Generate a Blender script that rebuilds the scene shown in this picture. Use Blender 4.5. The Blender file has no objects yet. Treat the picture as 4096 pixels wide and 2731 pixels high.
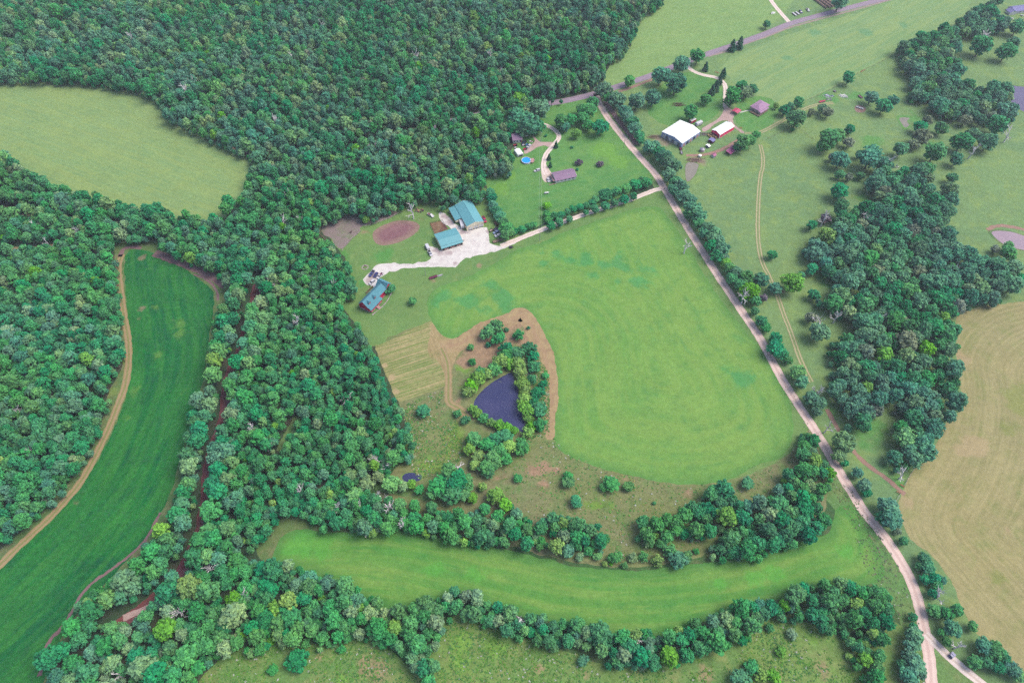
import bpy, math, random
import numpy as np
from mathutils.geometry import delaunay_2d_cdt
from mathutils import Vector, noise as mnoise
R = math.radians
random.seed(7); rng = np.random.default_rng(7)
sc = bpy.context.scene
COL = sc.collection
# ---------------------------------------------------------------- camera, sky, sun, exposure
CAM_H, PITCH, FPX = 330.0, R(52.5), 2731.0
cam_d = bpy.data.cameras.new('camera'); cam = bpy.data.objects.new('camera', cam_d); COL.objects.link(cam)
cam.location = (0, 0, CAM_H); cam.rotation_euler = (R(90) - PITCH, 0, 0)
cam_d.sensor_width = 36; cam_d.lens = 24; cam_d.clip_start = 1; cam_d.clip_end = 30000
sc.camera = cam
SUN_EL, SUN_AZ = R(54), R(82)           # azimuth clockwise from +Y
w = bpy.data.worlds.new('World'); sc.world = w; w.use_nodes = True
nt = w.node_tree; bg = nt.nodes['Background']
sky = nt.nodes.new('ShaderNodeTexSky'); sky.sky_type = 'NISHITA'; sky.sun_disc = False
sky.sun_elevation = SUN_EL; sky.sun_rotation = SUN_AZ; sky.air_density = 1.0; sky.dust_density = 3.0; sky.ozone_density = 1.0
nt.links.new(sky.outputs[0], bg.inputs[0]); bg.inputs[1].default_value = 0.135
sd = bpy.data.lights.new('sun', 'SUN'); sun = bpy.data.objects.new('sun', sd); COL.objects.link(sun)
sd.energy = 1.6; sd.angle = R(36); sd.color = (1.0, 0.95, 0.88)
sv = Vector((math.sin(SUN_AZ) * math.cos(SUN_EL), math.cos(SUN_AZ) * math.cos(SUN_EL), math.sin(SUN_EL)))
sun.rotation_euler = sv.to_track_quat('Z', 'Y').to_euler(); sun.location = (200, 300, 500)
vs = sc.view_settings
vs.view_transform = 'Standard'; vs.look = 'None'; vs.gamma = 1; vs.use_curve_mapping = False; vs.exposure = 1.3
cy = sc.cycles
cy.max_bounces = 5; cy.diffuse_bounces = 3; cy.glossy_bounces = 2; cy.transmission_bounces = 2; cy.transparent_max_bounces = 4
cy.use_denoising = False
try:
    cy.denoiser = 'OPENIMAGEDENOISE'; cy.denoising_input_passes = 'RGB_ALBEDO_NORMAL'; cy.denoising_prefilter = 'ACCURATE'
except Exception: pass
# ---------------------------------------------------------------- where a point of the survey lies on the ground
CT, ST = math.cos(PITCH), math.sin(PITCH)
def un(p, z=0.0):
    x = (p[0] - 2048) / FPX; y = (p[1] - 1365.5) / FPX
    dz = -ST - y * CT; t = (CAM_H - z) / -dz
    return (x * t, (CT - y * ST) * t)
FS = 4096 / 2352
def F(p, z=0.0): return un((p[0] * FS, p[1] * FS), z)
def T(c, r, pts): return [(588 * c + x / 3.9984, 392.2 * r + y / 3.9984) for x, y in pts]
def Z(o, p, z=0.0, s=5.8725): return un((o[0] + p[0] / s, o[1] + p[1] / s), z)
def FZ(o, pts, s=5.8725): return [((o[0] + x / s) / FS, (o[1] + y / s) / FS) for x, y in pts]
A, B, C, D = (1400, 1000), (1650, 780), (2000, 480), (2600, 400)
E_, F_, G_, H_ = (2850, 300), (3050, 0), (3250, 330), (1950, 700)
S2 = 3.355
# ---------------------------------------------------------------- materials
def lin(c): return tuple(((v / 255) / 12.92 if v / 255 <= .04045 else ((v / 255 + .055) / 1.055) ** 2.4) for v in c)
K = 2.5
def col(r, g, b, k=K): return tuple(min(.85, v / k) for v in lin((r, g, b))) + (1,)
class NT:
    def __init__(s, name):
        s.m = bpy.data.materials.new(name); s.m.use_nodes = True; s.t = s.m.node_tree
        s.b = s.t.nodes['Principled BSDF']; s.out = s.t.nodes['Material Output']
        s.b.inputs['Specular IOR Level'].default_value = .15; s.b.inputs['Roughness'].default_value = .9
    def put(s, sock, v):
        if v is None: return
        if isinstance(v, bpy.types.NodeSocket): s.t.links.new(v, sock)
        else: sock.default_value = v
    def n(s, t, ins=None, **props):
        nd = s.t.nodes.new(t)
        for k, v in props.items(): setattr(nd, k, v)
        for k, v in (ins or {}).items(): s.put(nd.inputs[k], v)
        return nd
    def math(s, op, a, b=None, clamp=False):
        nd = s.n('ShaderNodeMath', operation=op, use_clamp=clamp); s.put(nd.inputs[0], a); s.put(nd.inputs[1], b); return nd.outputs[0]
    def mix(s, f, a, b, blend='MIX'):
        nd = s.n('ShaderNodeMix', data_type='RGBA', blend_type=blend); s.put(nd.inputs[0], f); s.put(nd.inputs[6], a); s.put(nd.inputs[7], b); return nd.outputs[2]
    def pos(s): return s.n('ShaderNodeNewGeometry').outputs['Position']
    def attr(s, name): return s.n('ShaderNodeAttribute', attribute_name=name).outputs['Fac']
    def noise(s, vec, scale, detail=4, rough=.55, dist=0):
        return s.n('ShaderNodeTexNoise', {'Vector': vec, 'Scale': scale, 'Detail': detail, 'Roughness': rough, 'Distortion': dist}).outputs['Fac']
    def step(s, v, a, b):
        return s.n('ShaderNodeMapRange', {'Value': v, 'From Min': a, 'From Max': b}, interpolation_type='SMOOTHSTEP').outputs[0]
    def base(s, c): s.put(s.b.inputs['Base Color'], c); return s
def plain(name, c, rough=.7, spec=.3, metal=0, var=.12, scale=1.5):
    g = NT(name); n = g.noise(g.pos(), scale, 5, .6)
    dk = tuple(v * (1 - var * 1.6) for v in c[:3]) + (1,); lt = tuple(min(.9, v * (1 + var)) for v in c[:3]) + (1,)
    g.base(g.mix(g.step(n, .3, .7), dk, lt))
    g.b.inputs['Roughness'].default_value = rough; g.b.inputs['Specular IOR Level'].default_value = spec; g.b.inputs['Metallic'].default_value = metal
    return g.m
def ground_mat(name, c0, c1, c2, row=None, rowc=None, rowamt=.5, patch=None, dirt=None, fine=.35, big=.012, mid=.1, rough_noise=1.1, edgec=None, speck=None):
    g = NT(name); p = g.pos()
    cc = g.mix(g.step(g.noise(p, big, 5, .6), .34, .66), c0, c1)
    cc = g.mix(g.step(g.noise(p, mid, 6, .68, .3), .44, .72), cc, c2)
    if row:
        r = g.attr('row'); sp = g.n('ShaderNodeSeparateXYZ', {0: p})
        v = g.n('ShaderNodeCombineXYZ', {0: g.math('MULTIPLY', r, row), 1: g.math('MULTIPLY', sp.outputs[0], .02), 2: g.math('MULTIPLY', sp.outputs[1], .02)}).outputs[0]
        rn = g.noise(v, 1.0, 5, .72)
        cc = g.mix(g.math('MULTIPLY', g.step(rn, .44, .62), rowamt), cc, rowc)
        rn2 = g.noise(v, .3, 3, .6)
        cc = g.mix(g.math('MULTIPLY', g.step(rn2, .5, .62), rowamt * .5), cc, rowc)
        sn = g.math('SINE', g.math('MULTIPLY', r, row * 6.5))
        cc = g.mix(g.math('MULTIPLY', g.step(sn, -.2, 1), rowamt * .45), cc, rowc)
    if patch:
        a = g.math('ADD', g.attr('patch'), g.math('MULTIPLY', g.math('SUBTRACT', g.noise(p, .12, 7, .78, .4), .5), 2.2))
        cc = g.mix(g.math('MULTIPLY', g.step(a, .2, .75), .72), cc, patch)
    if dirt:
        a = g.math('ADD', g.attr('dirt'), g.math('MULTIPLY', g.math('SUBTRACT', g.noise(p, .16, 6, .7), .5), 1.4))
        cc = g.mix(g.math('MULTIPLY', g.step(a, .25, .75), .9), cc, dirt)
    if edgec:
        e = g.math('ADD', g.attr('edge'), g.math('MULTIPLY', g.noise(p, .15, 4), 5))
        cc = g.mix(g.math('MULTIPLY', g.math('SUBTRACT', 1, g.step(e, 3, 9)), .7), cc, edgec)
    f = g.noise(p, rough_noise, 3, .7)
    k = g.math('ADD', g.math('MULTIPLY', g.math('SUBTRACT', f, .5), fine * 2.4), 1)
    f2 = g.noise(p, rough_noise * .3, 5, .75)
    k = g.math('MULTIPLY', k, g.math('ADD', g.math('MULTIPLY', g.math('SUBTRACT', f2, .5), fine * 2.6), 1))
    f3 = g.noise(p, .06, 5, .65)
    k = g.math('MULTIPLY', k, g.math('ADD', g.math('MULTIPLY', g.math('SUBTRACT', f3, .5), fine * 1.1), 1))
    cb = g.n('ShaderNodeCombineColor', {0: k, 1: k, 2: k}).outputs[0]
    cc = g.mix(1.0, cc, cb, 'MULTIPLY')
    if speck:
        s1 = g.step(g.noise(p, 1.1, 4, .7), .56, .74); s2 = g.step(g.noise(p, .07, 5, .65), .48, .68)
        cc = g.mix(g.math('MULTIPLY', g.math('MULTIPLY', s1, s2), .55), cc, speck)
    g.base(cc)
    g.t.links.new(g.n('ShaderNodeBump', {'Height': f, 'Strength': .25, 'Distance': .4}).outputs[0], g.b.inputs['Normal'])
    return g.m
# ---------------------------------------------------------------- mesh helpers
def tag(o, label=None, cat=None, group=None, kind=None):
    if label: o['label'] = label
    if cat: o['category'] = cat
    if group: o['group'] = group
    if kind: o['kind'] = kind
    return o
def obj(name, me, mat=None, parent=None):
    o = bpy.data.objects.new(name, me); COL.objects.link(o)
    if mat is not None and len(me.materials) == 0: me.materials.append(mat)
    if parent is not None: o.parent = parent
    return o
def empty(name, loc=(0, 0, 0), rz=0):
    o = bpy.data.objects.new(name, None); COL.objects.link(o); o.location = loc; o.rotation_euler = (0, 0, rz); o.empty_display_size = .5
    return o
class MB:
    def __init__(s): s.v = []; s.f = []
    def add(s, v, f):
        k = len(s.v); s.v += [tuple(x) for x in v]; s.f += [tuple(i + k for i in q) for q in f]; return s
    def box(s, x0, x1, y0, y1, z0, z1, tx=0, ty=0):
        return s.add([(x0, y0, z0), (x1, y0, z0), (x1, y1, z0), (x0, y1, z0), (x0 + tx, y0 + ty, z1), (x1 - tx, y0 + ty, z1), (x1 - tx, y1 - ty, z1), (x0 + tx, y1 - ty, z1)],
                     [(3, 2, 1, 0), (4, 5, 6, 7), (0, 1, 5, 4), (1, 2, 6, 5), (2, 3, 7, 6), (3, 0, 4, 7)])
    def tube(s, a, b, ra, rb=None, n=6, cap=True):
        rb = ra if rb is None else rb; a = Vector(a); b = Vector(b); d = (b - a).normalized()
        u = d.orthogonal().normalized(); w_ = d.cross(u); v = []
        for c, r in ((a, ra), (b, rb)):
            v += [c + (u * math.cos(i * 2 * math.pi / n) + w_ * math.sin(i * 2 * math.pi / n)) * r for i in range(n)]
        f = [(i, (i + 1) % n, n + (i + 1) % n, n + i) for i in range(n)]
        if cap: f += [tuple(range(n - 1, -1, -1)), tuple(range(n, 2 * n))]
        return s.add(v, f)
    def prism(s, prof, x0, x1, inset=0):
        """profile in (y, z) pushed along x"""
        n = len(prof); cy_ = sum(p[0] for p in prof) / n
        v = [(x0, y, z) for y, z in prof] + [(x1, y, z) for y, z in prof]
        return s.add(v, [tuple(range(n - 1, -1, -1)), tuple(range(n, 2 * n))] + [(i, (i + 1) % n, n + (i + 1) % n, n + i) for i in range(n)])
    def mesh(s, name='mesh'):
        me = bpy.data.meshes.new(name); me.from_pydata(s.v, [], s.f); me.update(); return me
    def build(s, name, mat, parent=None): return obj(name, s.mesh(name), mat, parent)
def fbm(x, y, k): return mnoise.fractal(Vector((x * k, y * k, 3.7)), 1.0, 2.0, 4)
def dens(poly, step):
    out = []
    n = len(poly)
    for i in range(n):
        a = np.array(poly[i]); b = np.array(poly[(i + 1) % n]); m = max(1, int(np.linalg.norm(b - a) / step))
        out += [tuple(a + (b - a) * j / m) for j in range(m)]
    return out
def smooth(pts, closed=True, it=2):
    p = np.array(pts, float)
    for _ in range(it):
        if closed:
            q = np.roll(p, -1, 0); p = np.stack([p * .75 + q * .25, p * .25 + q * .75], 1).reshape(-1, 2)
        else:
            q = p[1:]; a = p[:-1]; m = np.stack([a * .75 + q * .25, a * .25 + q * .75], 1).reshape(-1, 2); p = np.vstack([p[:1], m, p[-1:]])
    return [tuple(x) for x in p]
def inside(P, poly):
    x, y = P[:, 0], P[:, 1]; r = np.zeros(len(P), bool); n = len(poly)
    for i in range(n):
        (x0, y0), (x1, y1) = poly[i], poly[i - 1]
        if y0 == y1: continue
        c = ((y0 > y) != (y1 > y)) & (x < (x1 - x0) * (y - y0) / (y1 - y0) + x0); r ^= c
    return r
def pdist(P, line, closed=False):
    L = np.array(line, float); d = np.full(len(P), 1e9)
    n = len(L) - (0 if closed else 1)
    for i in range(n):
        a = L[i]; b = L[(i + 1) % len(L)]; ab = b - a; l2 = max(1e-9, ab @ ab)
        t = np.clip(((P - a) @ ab) / l2, 0, 1); q = a + t[:, None] * ab
        d = np.minimum(d, np.hypot(P[:, 0] - q[:, 0], P[:, 1] - q[:, 1]))
    return d
def setattr_f(me, name, arr):
    a = me.attributes.new(name, 'FLOAT', 'POINT'); a.data.foreach_set('value', np.asarray(arr, np.float32))
def sheet(name, polyF, z, mat, grid=4.0, row=None, patch=None, dirt=None, jag=.7, sm=1, label=None, cat=None, kind='structure', parent=None):
    poly = [F(p) for p in polyF]
    if sm: poly = smooth(poly, True, sm)
    bd = dens(poly, 1.8 if jag else 6)
    if jag: bd = [(x + fbm(x, y, .23) * jag + fbm(x + 50, y, .05) * jag * 1.2, y + fbm(x, y + 90, .23) * jag + fbm(x, y - 70, .05) * jag * 1.2) for x, y in bd]
    b = np.array(bd); x0, y0 = b.min(0); x1, y1 = b.max(0)
    gx, gy = np.meshgrid(np.arange(x0, x1, grid), np.arange(y0, y1, grid)); P = np.stack([gx.ravel(), gy.ravel()], 1)
    P = P + rng.uniform(-.3, .3, P.shape) * grid
    P = P[inside(P, poly)]
    if len(P): P = P[pdist(P, poly, True) > grid * .5]
    vs_ = [Vector(p) for p in bd] + [Vector(p) for p in P]
    ov, oe, of, *_ = delaunay_2d_cdt(vs_, [], [list(range(len(bd)))], 1, 1e-4)
    me = bpy.data.meshes.new(name)
    me.from_pydata([(v.x, v.y, z) for v in ov], [], [f for f in of]); me.update()
    Q = np.array([(v.x, v.y) for v in ov])
    if row:
        if row[0] == 'dir':
            a, c = np.array(F(row[1])), np.array(F(row[2])); d = (c - a) / np.linalg.norm(c - a); rr = (Q - a) @ np.array([-d[1], d[0]])
        elif row[0] == 'line': rr = pdist(Q, smooth([F(p) for p in row[1]], False, 2))
        else: rr = pdist(Q, poly, True)
        setattr_f(me, 'row', rr)
    setattr_f(me, 'edge', np.minimum(pdist(Q, poly, True), 40))
    for nm, bl in (('patch', patch), ('dirt', dirt)):
        if bl:
            v = np.zeros(len(Q))
            for (fx, fy, fr) in bl:
                c = np.array(F((fx, fy))); r_ = np.linalg.norm(np.array(F((fx + fr, fy))) - c)
                v = np.maximum(v, np.clip(1.25 - np.hypot(*(Q - c).T) / r_ * .75, 0, 1))
            setattr_f(me, nm, v)
    o = obj(name, me, mat, parent); tag(o, label, cat, None, kind); return o
def ribbon(name, ptsF, width, z, mat, label=None, cat=None, jag=.25, kind='structure', parent=None, it=3, world=None):
    P = world or [F(p) for p in ptsF]; P = smooth(P, False, it); d = []
    for i in range(len(P) - 1):
        a = np.array(P[i]); b = np.array(P[i + 1]); m = max(1, int(np.linalg.norm(b - a) / 1.6)); d += [tuple(a + (b - a) * j / m) for j in range(m)]
    d.append(P[-1]); d = np.array(d); t = np.gradient(d, axis=0); t /= np.linalg.norm(t, axis=1)[:, None] + 1e-9; nn = np.stack([-t[:, 1], t[:, 0]], 1)
    v = []; ac = []
    K_ = (-1, -.55, 0, .55, 1)
    for i, (p, q) in enumerate(zip(d, nn)):
        wl = width(i / len(d)) if callable(width) else width
        for k in K_:
            j = fbm(p[0] + k * 9, p[1], .35) * jag if abs(k) == 1 else 0
            v.append((*(p + q * (k * wl / 2 + j)), z)); ac.append(k)
    n = len(K_); f = [(i * n + k, i * n + k + 1, (i + 1) * n + k + 1, (i + 1) * n + k) for i in range(len(d) - 1) for k in range(n - 1)]
    me = bpy.data.meshes.new(name); me.from_pydata(v, [], f); me.update(); setattr_f(me, 'across', ac)
    o = obj(name, me, mat, parent); tag(o, label, cat, None, kind); return o
def road_mat(name, c0, c1, edge, track=None, mid=None, amt=.5, rough=.9):
    g = NT(name); p = g.pos(); a = g.math('ABSOLUTE', g.attr('across'))
    cc = g.mix(g.step(g.noise(p, .25, 6, .7), .35, .65), c0, c1)
    nz = g.math('MULTIPLY', g.math('SUBTRACT', g.noise(p, .6, 4, .7), .5), .5); a2 = g.math('ADD', a, nz)
    if track: cc = g.mix(g.math('MULTIPLY', g.math('MULTIPLY', g.step(a2, .25, .42), g.math('SUBTRACT', 1, g.step(a2, .6, .78))), amt), cc, track)
    if mid: cc = g.mix(g.math('MULTIPLY', g.math('SUBTRACT', 1, g.step(a2, .1, .32)), amt), cc, mid)
    if edge: cc = g.mix(g.math('MULTIPLY', g.step(a2, .9, 1.25), .8), cc, edge)
    f = g.noise(p, 2.2, 3, .7); k = g.math('ADD', g.math('MULTIPLY', g.math('SUBTRACT', f, .5), .5), 1)
    cc = g.mix(1.0, cc, g.n('ShaderNodeCombineColor', {0: k, 1: k, 2: k}).outputs[0], 'MULTIPLY')
    g.base(cc); g.b.inputs['Roughness'].default_value = rough; return g.m
def water_mat(name, c, c2, rough=.12, algae=None, spec=.5):
    g = NT(name); p = g.pos(); cc = g.mix(g.step(g.noise(p, .09, 4, .6), .4, .65), c, c2)
    if algae: cc = g.mix(g.math('MULTIPLY', g.step(g.noise(p, .35, 6, .75, .6), .58, .72), .55), cc, algae)
    g.base(cc); g.b.inputs['Roughness'].default_value = rough; g.b.inputs['Specular IOR Level'].default_value = spec
    g.t.links.new(g.n('ShaderNodeBump', {'Height': g.noise(p, 1.2, 3), 'Strength': .08, 'Distance': .2}).outputs[0], g.b.inputs['Normal'])
    return g.m
# ================================================================ the setting: ground, fields, roads, water
GM = {}
GM['floor'] = ground_mat('forest_floor', (.018, .042, .018, 1), (.03, .055, .022, 1), (.05, .045, .028, 1), fine=.4)
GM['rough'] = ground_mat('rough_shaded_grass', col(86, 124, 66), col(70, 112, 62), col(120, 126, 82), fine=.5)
GM['pasture'] = ground_mat('pasture_grass', col(138, 172, 104), col(126, 164, 106), col(150, 178, 98), patch=col(96, 168, 78), dirt=col(178, 156, 134), fine=.36)
GM['north'] = ground_mat('north_grass', col(146, 184, 108), col(136, 178, 106), col(156, 188, 112), row=.16, rowc=col(158, 188, 104), rowamt=.4, fine=.32)
GM['hayNE'] = ground_mat('northeast_hay', col(138, 178, 108), col(144, 180, 116), col(132, 174, 112), row=.16, rowc=col(166, 190, 112), rowamt=.6, patch=col(112, 170, 115), fine=.22)
GM['hayNW'] = ground_mat('northwest_hay', col(150, 182, 114), col(140, 178, 112), col(158, 186, 108), row=.3, rowc=col(168, 190, 108), rowamt=.55, fine=.28, edgec=col(126, 164, 108))
GM['crop'] = ground_mat('bean_crop', col(18, 114, 58), col(26, 126, 54), col(14, 102, 62), row=.16, rowc=col(64, 146, 58), rowamt=.6, patch=col(108, 158, 70), dirt=col(146, 136, 104), fine=.55, rough_noise=1.6)
GM['margin'] = ground_mat('crop_margin', col(120, 142, 80), col(100, 140, 80), col(150, 148, 104), fine=.35, patch=col(140, 165, 80))
GM['lawnC'] = ground_mat('lawn_grass', col(92, 160, 84), col(106, 166, 84), col(126, 176, 88), row=.12, rowc=col(134, 178, 90), rowamt=.3, patch=col(130, 186, 74), dirt=col(150, 150, 110), fine=.28)
GM['lawnA'] = ground_mat('yard_grass', col(128, 164, 92), col(112, 158, 86), col(140, 168, 94), row=.12, rowc=col(136, 172, 92), rowamt=.3, patch=col(92, 168, 78), dirt=col(175, 155, 118), fine=.26)
GM['main'] = ground_mat('main_hay', col(120, 176, 80), col(138, 182, 86), col(110, 168, 84), row=.12, rowc=col(150, 188, 90), rowamt=.5, patch=col(84, 170, 96), fine=.3, edgec=col(100, 160, 78))
GM['meadow'] = ground_mat('weedy_meadow', col(142, 152, 92), col(152, 150, 108), col(118, 150, 82), patch=col(128, 176, 62), dirt=col(188, 152, 122), fine=.45, speck=col(196, 198, 176))
GM['stubble'] = ground_mat('mown_stubble', col(140, 156, 84), col(130, 156, 82), col(164, 164, 104), row=.5, rowc=col(206, 186, 136), rowamt=.75, dirt=col(210, 186, 140), fine=.36)
GM['straw'] = ground_mat('mown_straw', col(184, 164, 114), col(176, 150, 110), col(160, 160, 96), row=.45, rowc=col(206, 182, 134), rowamt=.6, dirt=col(178, 140, 112), fine=.35)
GM['lower'] = ground_mat('lower_hay', col(100, 168, 70), col(116, 174, 76), col(88, 160, 72), row=.16, rowc=col(146, 184, 88), rowamt=.65, patch=col(104, 188, 74), fine=.28, edgec=col(86, 150, 72))
GM['tan'] = ground_mat('tan_hay', col(178, 168, 112), col(170, 164, 112), col(154, 160, 94), row=.3, rowc=col(204, 190, 136), rowamt=.4, patch=col(152, 162, 86), dirt=col(196, 176, 130), fine=.26)
GM['weeds'] = ground_mat('weedy_grass', col(136, 168, 84), col(116, 160, 84), col(154, 168, 100), patch=col(136, 186, 74), dirt=col(176, 162, 116), fine=.45, speck=col(200, 206, 186))
GM['verge'] = ground_mat('verge_grass', col(124, 158, 88), col(108, 156, 84), col(140, 158, 96), fine=.4, speck=col(200, 205, 190), dirt=col(170, 150, 112))
GM['mud'] = ground_mat('dirt_paddock', col(168, 148, 142), col(156, 140, 138), col(140, 150, 112), fine=.3)
GM['arena'] = ground_mat('arena_dirt', col(150, 104, 112), col(138, 96, 106), col(168, 128, 128), row=.5, rowc=col(182, 140, 136), rowamt=.35, fine=.25, edgec=col(176, 150, 128))
GM['penmud'] = ground_mat('pen_mud', col(134, 88, 78), col(118, 82, 76), col(176, 150, 110), fine=.45)
GM['lot'] = ground_mat('white_gravel', col(246, 240, 230, 2.15), col(238, 230, 222, 2.2), col(222, 208, 204, 2.3), dirt=col(204, 182, 180), fine=.2, mid=.18)
GM['pinklot'] = ground_mat('pink_gravel', col(222, 190, 182), col(214, 182, 174), col(200, 172, 160), fine=.2)
GM['gravel'] = road_mat('gravel_road_surface', col(240, 210, 196, 2.0), col(228, 196, 184, 2.0), col(184, 170, 132), col(246, 222, 208, 2.0), col(222, 190, 178, 2.1), .6)
GM['paved'] = road_mat('asphalt_surface', col(182, 162, 176), col(170, 150, 166), col(162, 152, 144), None, col(190, 170, 184), .5)
GM['drive'] = road_mat('driveway_surface', col(246, 226, 214, 2.0), col(236, 212, 202, 2.0), col(196, 180, 150), col(250, 234, 222, 2.0), col(214, 194, 172, 2.1), .6)
GM['twotrack'] = road_mat('two_track_surface', col(140, 162, 98), col(132, 158, 96), col(128, 160, 92), col(206, 190, 144), col(142, 160, 96), 1.0)
GM['dirt'] = road_mat('dirt_track_surface', col(188, 150, 130), col(176, 138, 124), col(160, 150, 112), None, col(196, 164, 136), .5)
GM['twotrack'] = road_mat('two_track_surface', col(146, 166, 104), col(138, 162, 100), col(134, 164, 100), col(214, 198, 156), col(150, 168, 106), 1.0)
GM['tantrack'] = road_mat('tan_track_surface', col(186, 166, 116), col(170, 156, 108), col(134, 152, 88), col(200, 168, 132), col(150, 158, 92), .7)
GM['swath'] = road_mat('cut_hay_surface', col(204, 178, 130), col(182, 152, 116), col(168, 160, 104), None, col(196, 160, 126), .5)
GM['purple'] = road_mat('bare_soil_surface', col(160, 126, 124), col(146, 114, 116), col(120, 140, 90), None, col(166, 136, 130), .5)
GM['sand'] = road_mat('verge_gravel', col(190, 168, 156), col(176, 156, 146), col(150, 160, 112), None, None, .5)
W_dark = water_mat('pond_water', (.022, .024, .07, 1), (.03, .03, .08, 1), .07, (.07, .075, .08, 1), .36)
W_tan = water_mat('muddy_water', col(176, 166, 150, 2.7), col(166, 158, 144, 2.7), .3, None, .2)
W_pink = water_mat('pink_water', col(194, 166, 178, 2.7), col(184, 160, 174, 2.7), .3, None, .2)
W_purp = water_mat('purple_water', col(112, 96, 140, 3.2), col(120, 104, 146, 3.2), .25, None, .3)
W_creek = water_mat('creek_water', col(150, 92, 88), col(132, 82, 90), .25, col(176, 128, 116), .25)
# the ground itself: one sheet to the horizon
g_ = MB(); g_.add([(-9000, -4000, 0), (9000, -4000, 0), (9000, 14000, 0), (-9000, 14000, 0)], [(0, 1, 2, 3)])
tag(g_.build('ground', GM['floor']), 'dark leaf-littered ground under and between the woods', 'ground', None, 'structure')
sheet('rough_grass', [(600, 1230), (700, 1150), (860, 1100), (950, 1000), (1150, 1000), (1900, 950), (1960, 1100), (2100, 1380), (2150, 1700), (400, 1700), (520, 1480), (900, 1420), (1400, 1500), (1700, 1400), (1000, 1360), (700, 1290)], .005, GM['rough'], 8, label='rough shaded grass beneath the tree belts of the south', cat='grass')
def S(*a, **k): return sheet(*a, **k)
S('pasture', [(1575, -90), (2600, -90), (2600, 1700), (2150, 1700), (2080, 1400), (1900, 1100), (1500, 430), (1490, 390), (1440, 330), (1370, 222), (1395, 160), (1440, 110), (1470, 45)], .01, GM['pasture'], 7,
  patch=T(3, 0, [(970, 1310), (640, 950), (700, 870)]) and [(a, b, c) for (a, b), c in zip(T(3, 0, [(970, 1310), (560, 900), (820, 880), (1330, 1080), (1500, 1330)]), (26, 22, 18, 20, 20))] +
  [(a, b, c) for (a, b), c in zip(T(3, 1, [(880, 250), (820, 60), (560, 1000), (900, 1430)]), (14, 12, 26, 24))] + [(a, b, c) for (a, b), c in zip(T(3, 2, [(900, 900), (1000, 800), (1180, 1250), (600, 620)]), (30, 26, 24, 18))],
  dirt=[(a, b, c) for (a, b), c in zip(T(2, 0, [(1400, 1290), (1000, 970), (1700, 1480), (940, 1050), (1010, 1150)]), (22, 10, 16, 7, 7))], label='grey-green grazed pasture east of the gravel road', cat='pasture')
S('north_field', [(1570, -90), (1900, -90), (1830, -10), (1780, 60), (1640, 112), (1560, 148), (1470, 180), (1400, 200), (1380, 190), (1390, 165), (1420, 128), (1450, 90), (1470, 40)], .016, GM['north'], 7, row=('dir', (1400, 195), (1640, 118)), label='pale green hay field between the north wood and the paved road', cat='field')
S('northeast_field', [(1650, 146), (1764, 95), (1900, 50), (2040, 8), (2140, -40), (2260, -60), (2230, 10), (2200, 60), (2130, 95), (2062, 122), (1990, 160), (1930, 195), (1850, 232), (1800, 250), (1752, 250), (1738, 222), (1700, 205), (1675, 178)], .016, GM['hayNE'], 6, row=('dir', (1780, 230), (1930, 150)),
  patch=[(a, b, c) for (a, b), c in zip(T(3, 0, [(180, 530), (1250, 230), (900, 300), (420, 300)]), (10, 12, 16, 14))], label='light green hay field with mowing rows below the paved road', cat='field')
S('northwest_hay_field', [(-80, 170), (0, 182), (120, 184), (230, 192), (310, 206), (345, 222), (365, 238), (380, 260), (410, 282), (450, 302), (490, 322), (530, 340), (565, 356), (582, 372), (582, 405), (565, 440), (540, 470), (515, 505), (480, 520), (440, 512), (400, 505), (340, 495), (280, 485), (240, 475), (200, 465), (160, 455), (120, 440), (90, 420), (60, 405), (25, 385), (-80, 370)], .016, GM['hayNW'], 6, row=('dir', (60, 250), (480, 400)), label='large pale green hay field ringed by woods at upper left', cat='field')
S('crop_margin', [(262, 545), (300, 548), (365, 552), (430, 580), (520, 632), (535, 660), (520, 705), (500, 760), (490, 850), (470, 930), (440, 1010), (420, 1080), (412, 1130), (385, 1190), (350, 1250), (300, 1320), (220, 1390), (160, 1460), (120, 1540), (90, 1660), (-100, 1700), (-100, 1330), (0, 1262), (60, 1208), (130, 1140), (185, 1072), (215, 1020), (238, 960), (240, 930), (262, 870), (280, 845), (285, 810), (272, 760), (268, 690), (262, 600)], .016, GM['margin'], 5, patch=[(276, 830, 12), (262, 900, 14)], label='tan grassy margin around the dark green crop field', cat='field margin')
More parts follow.
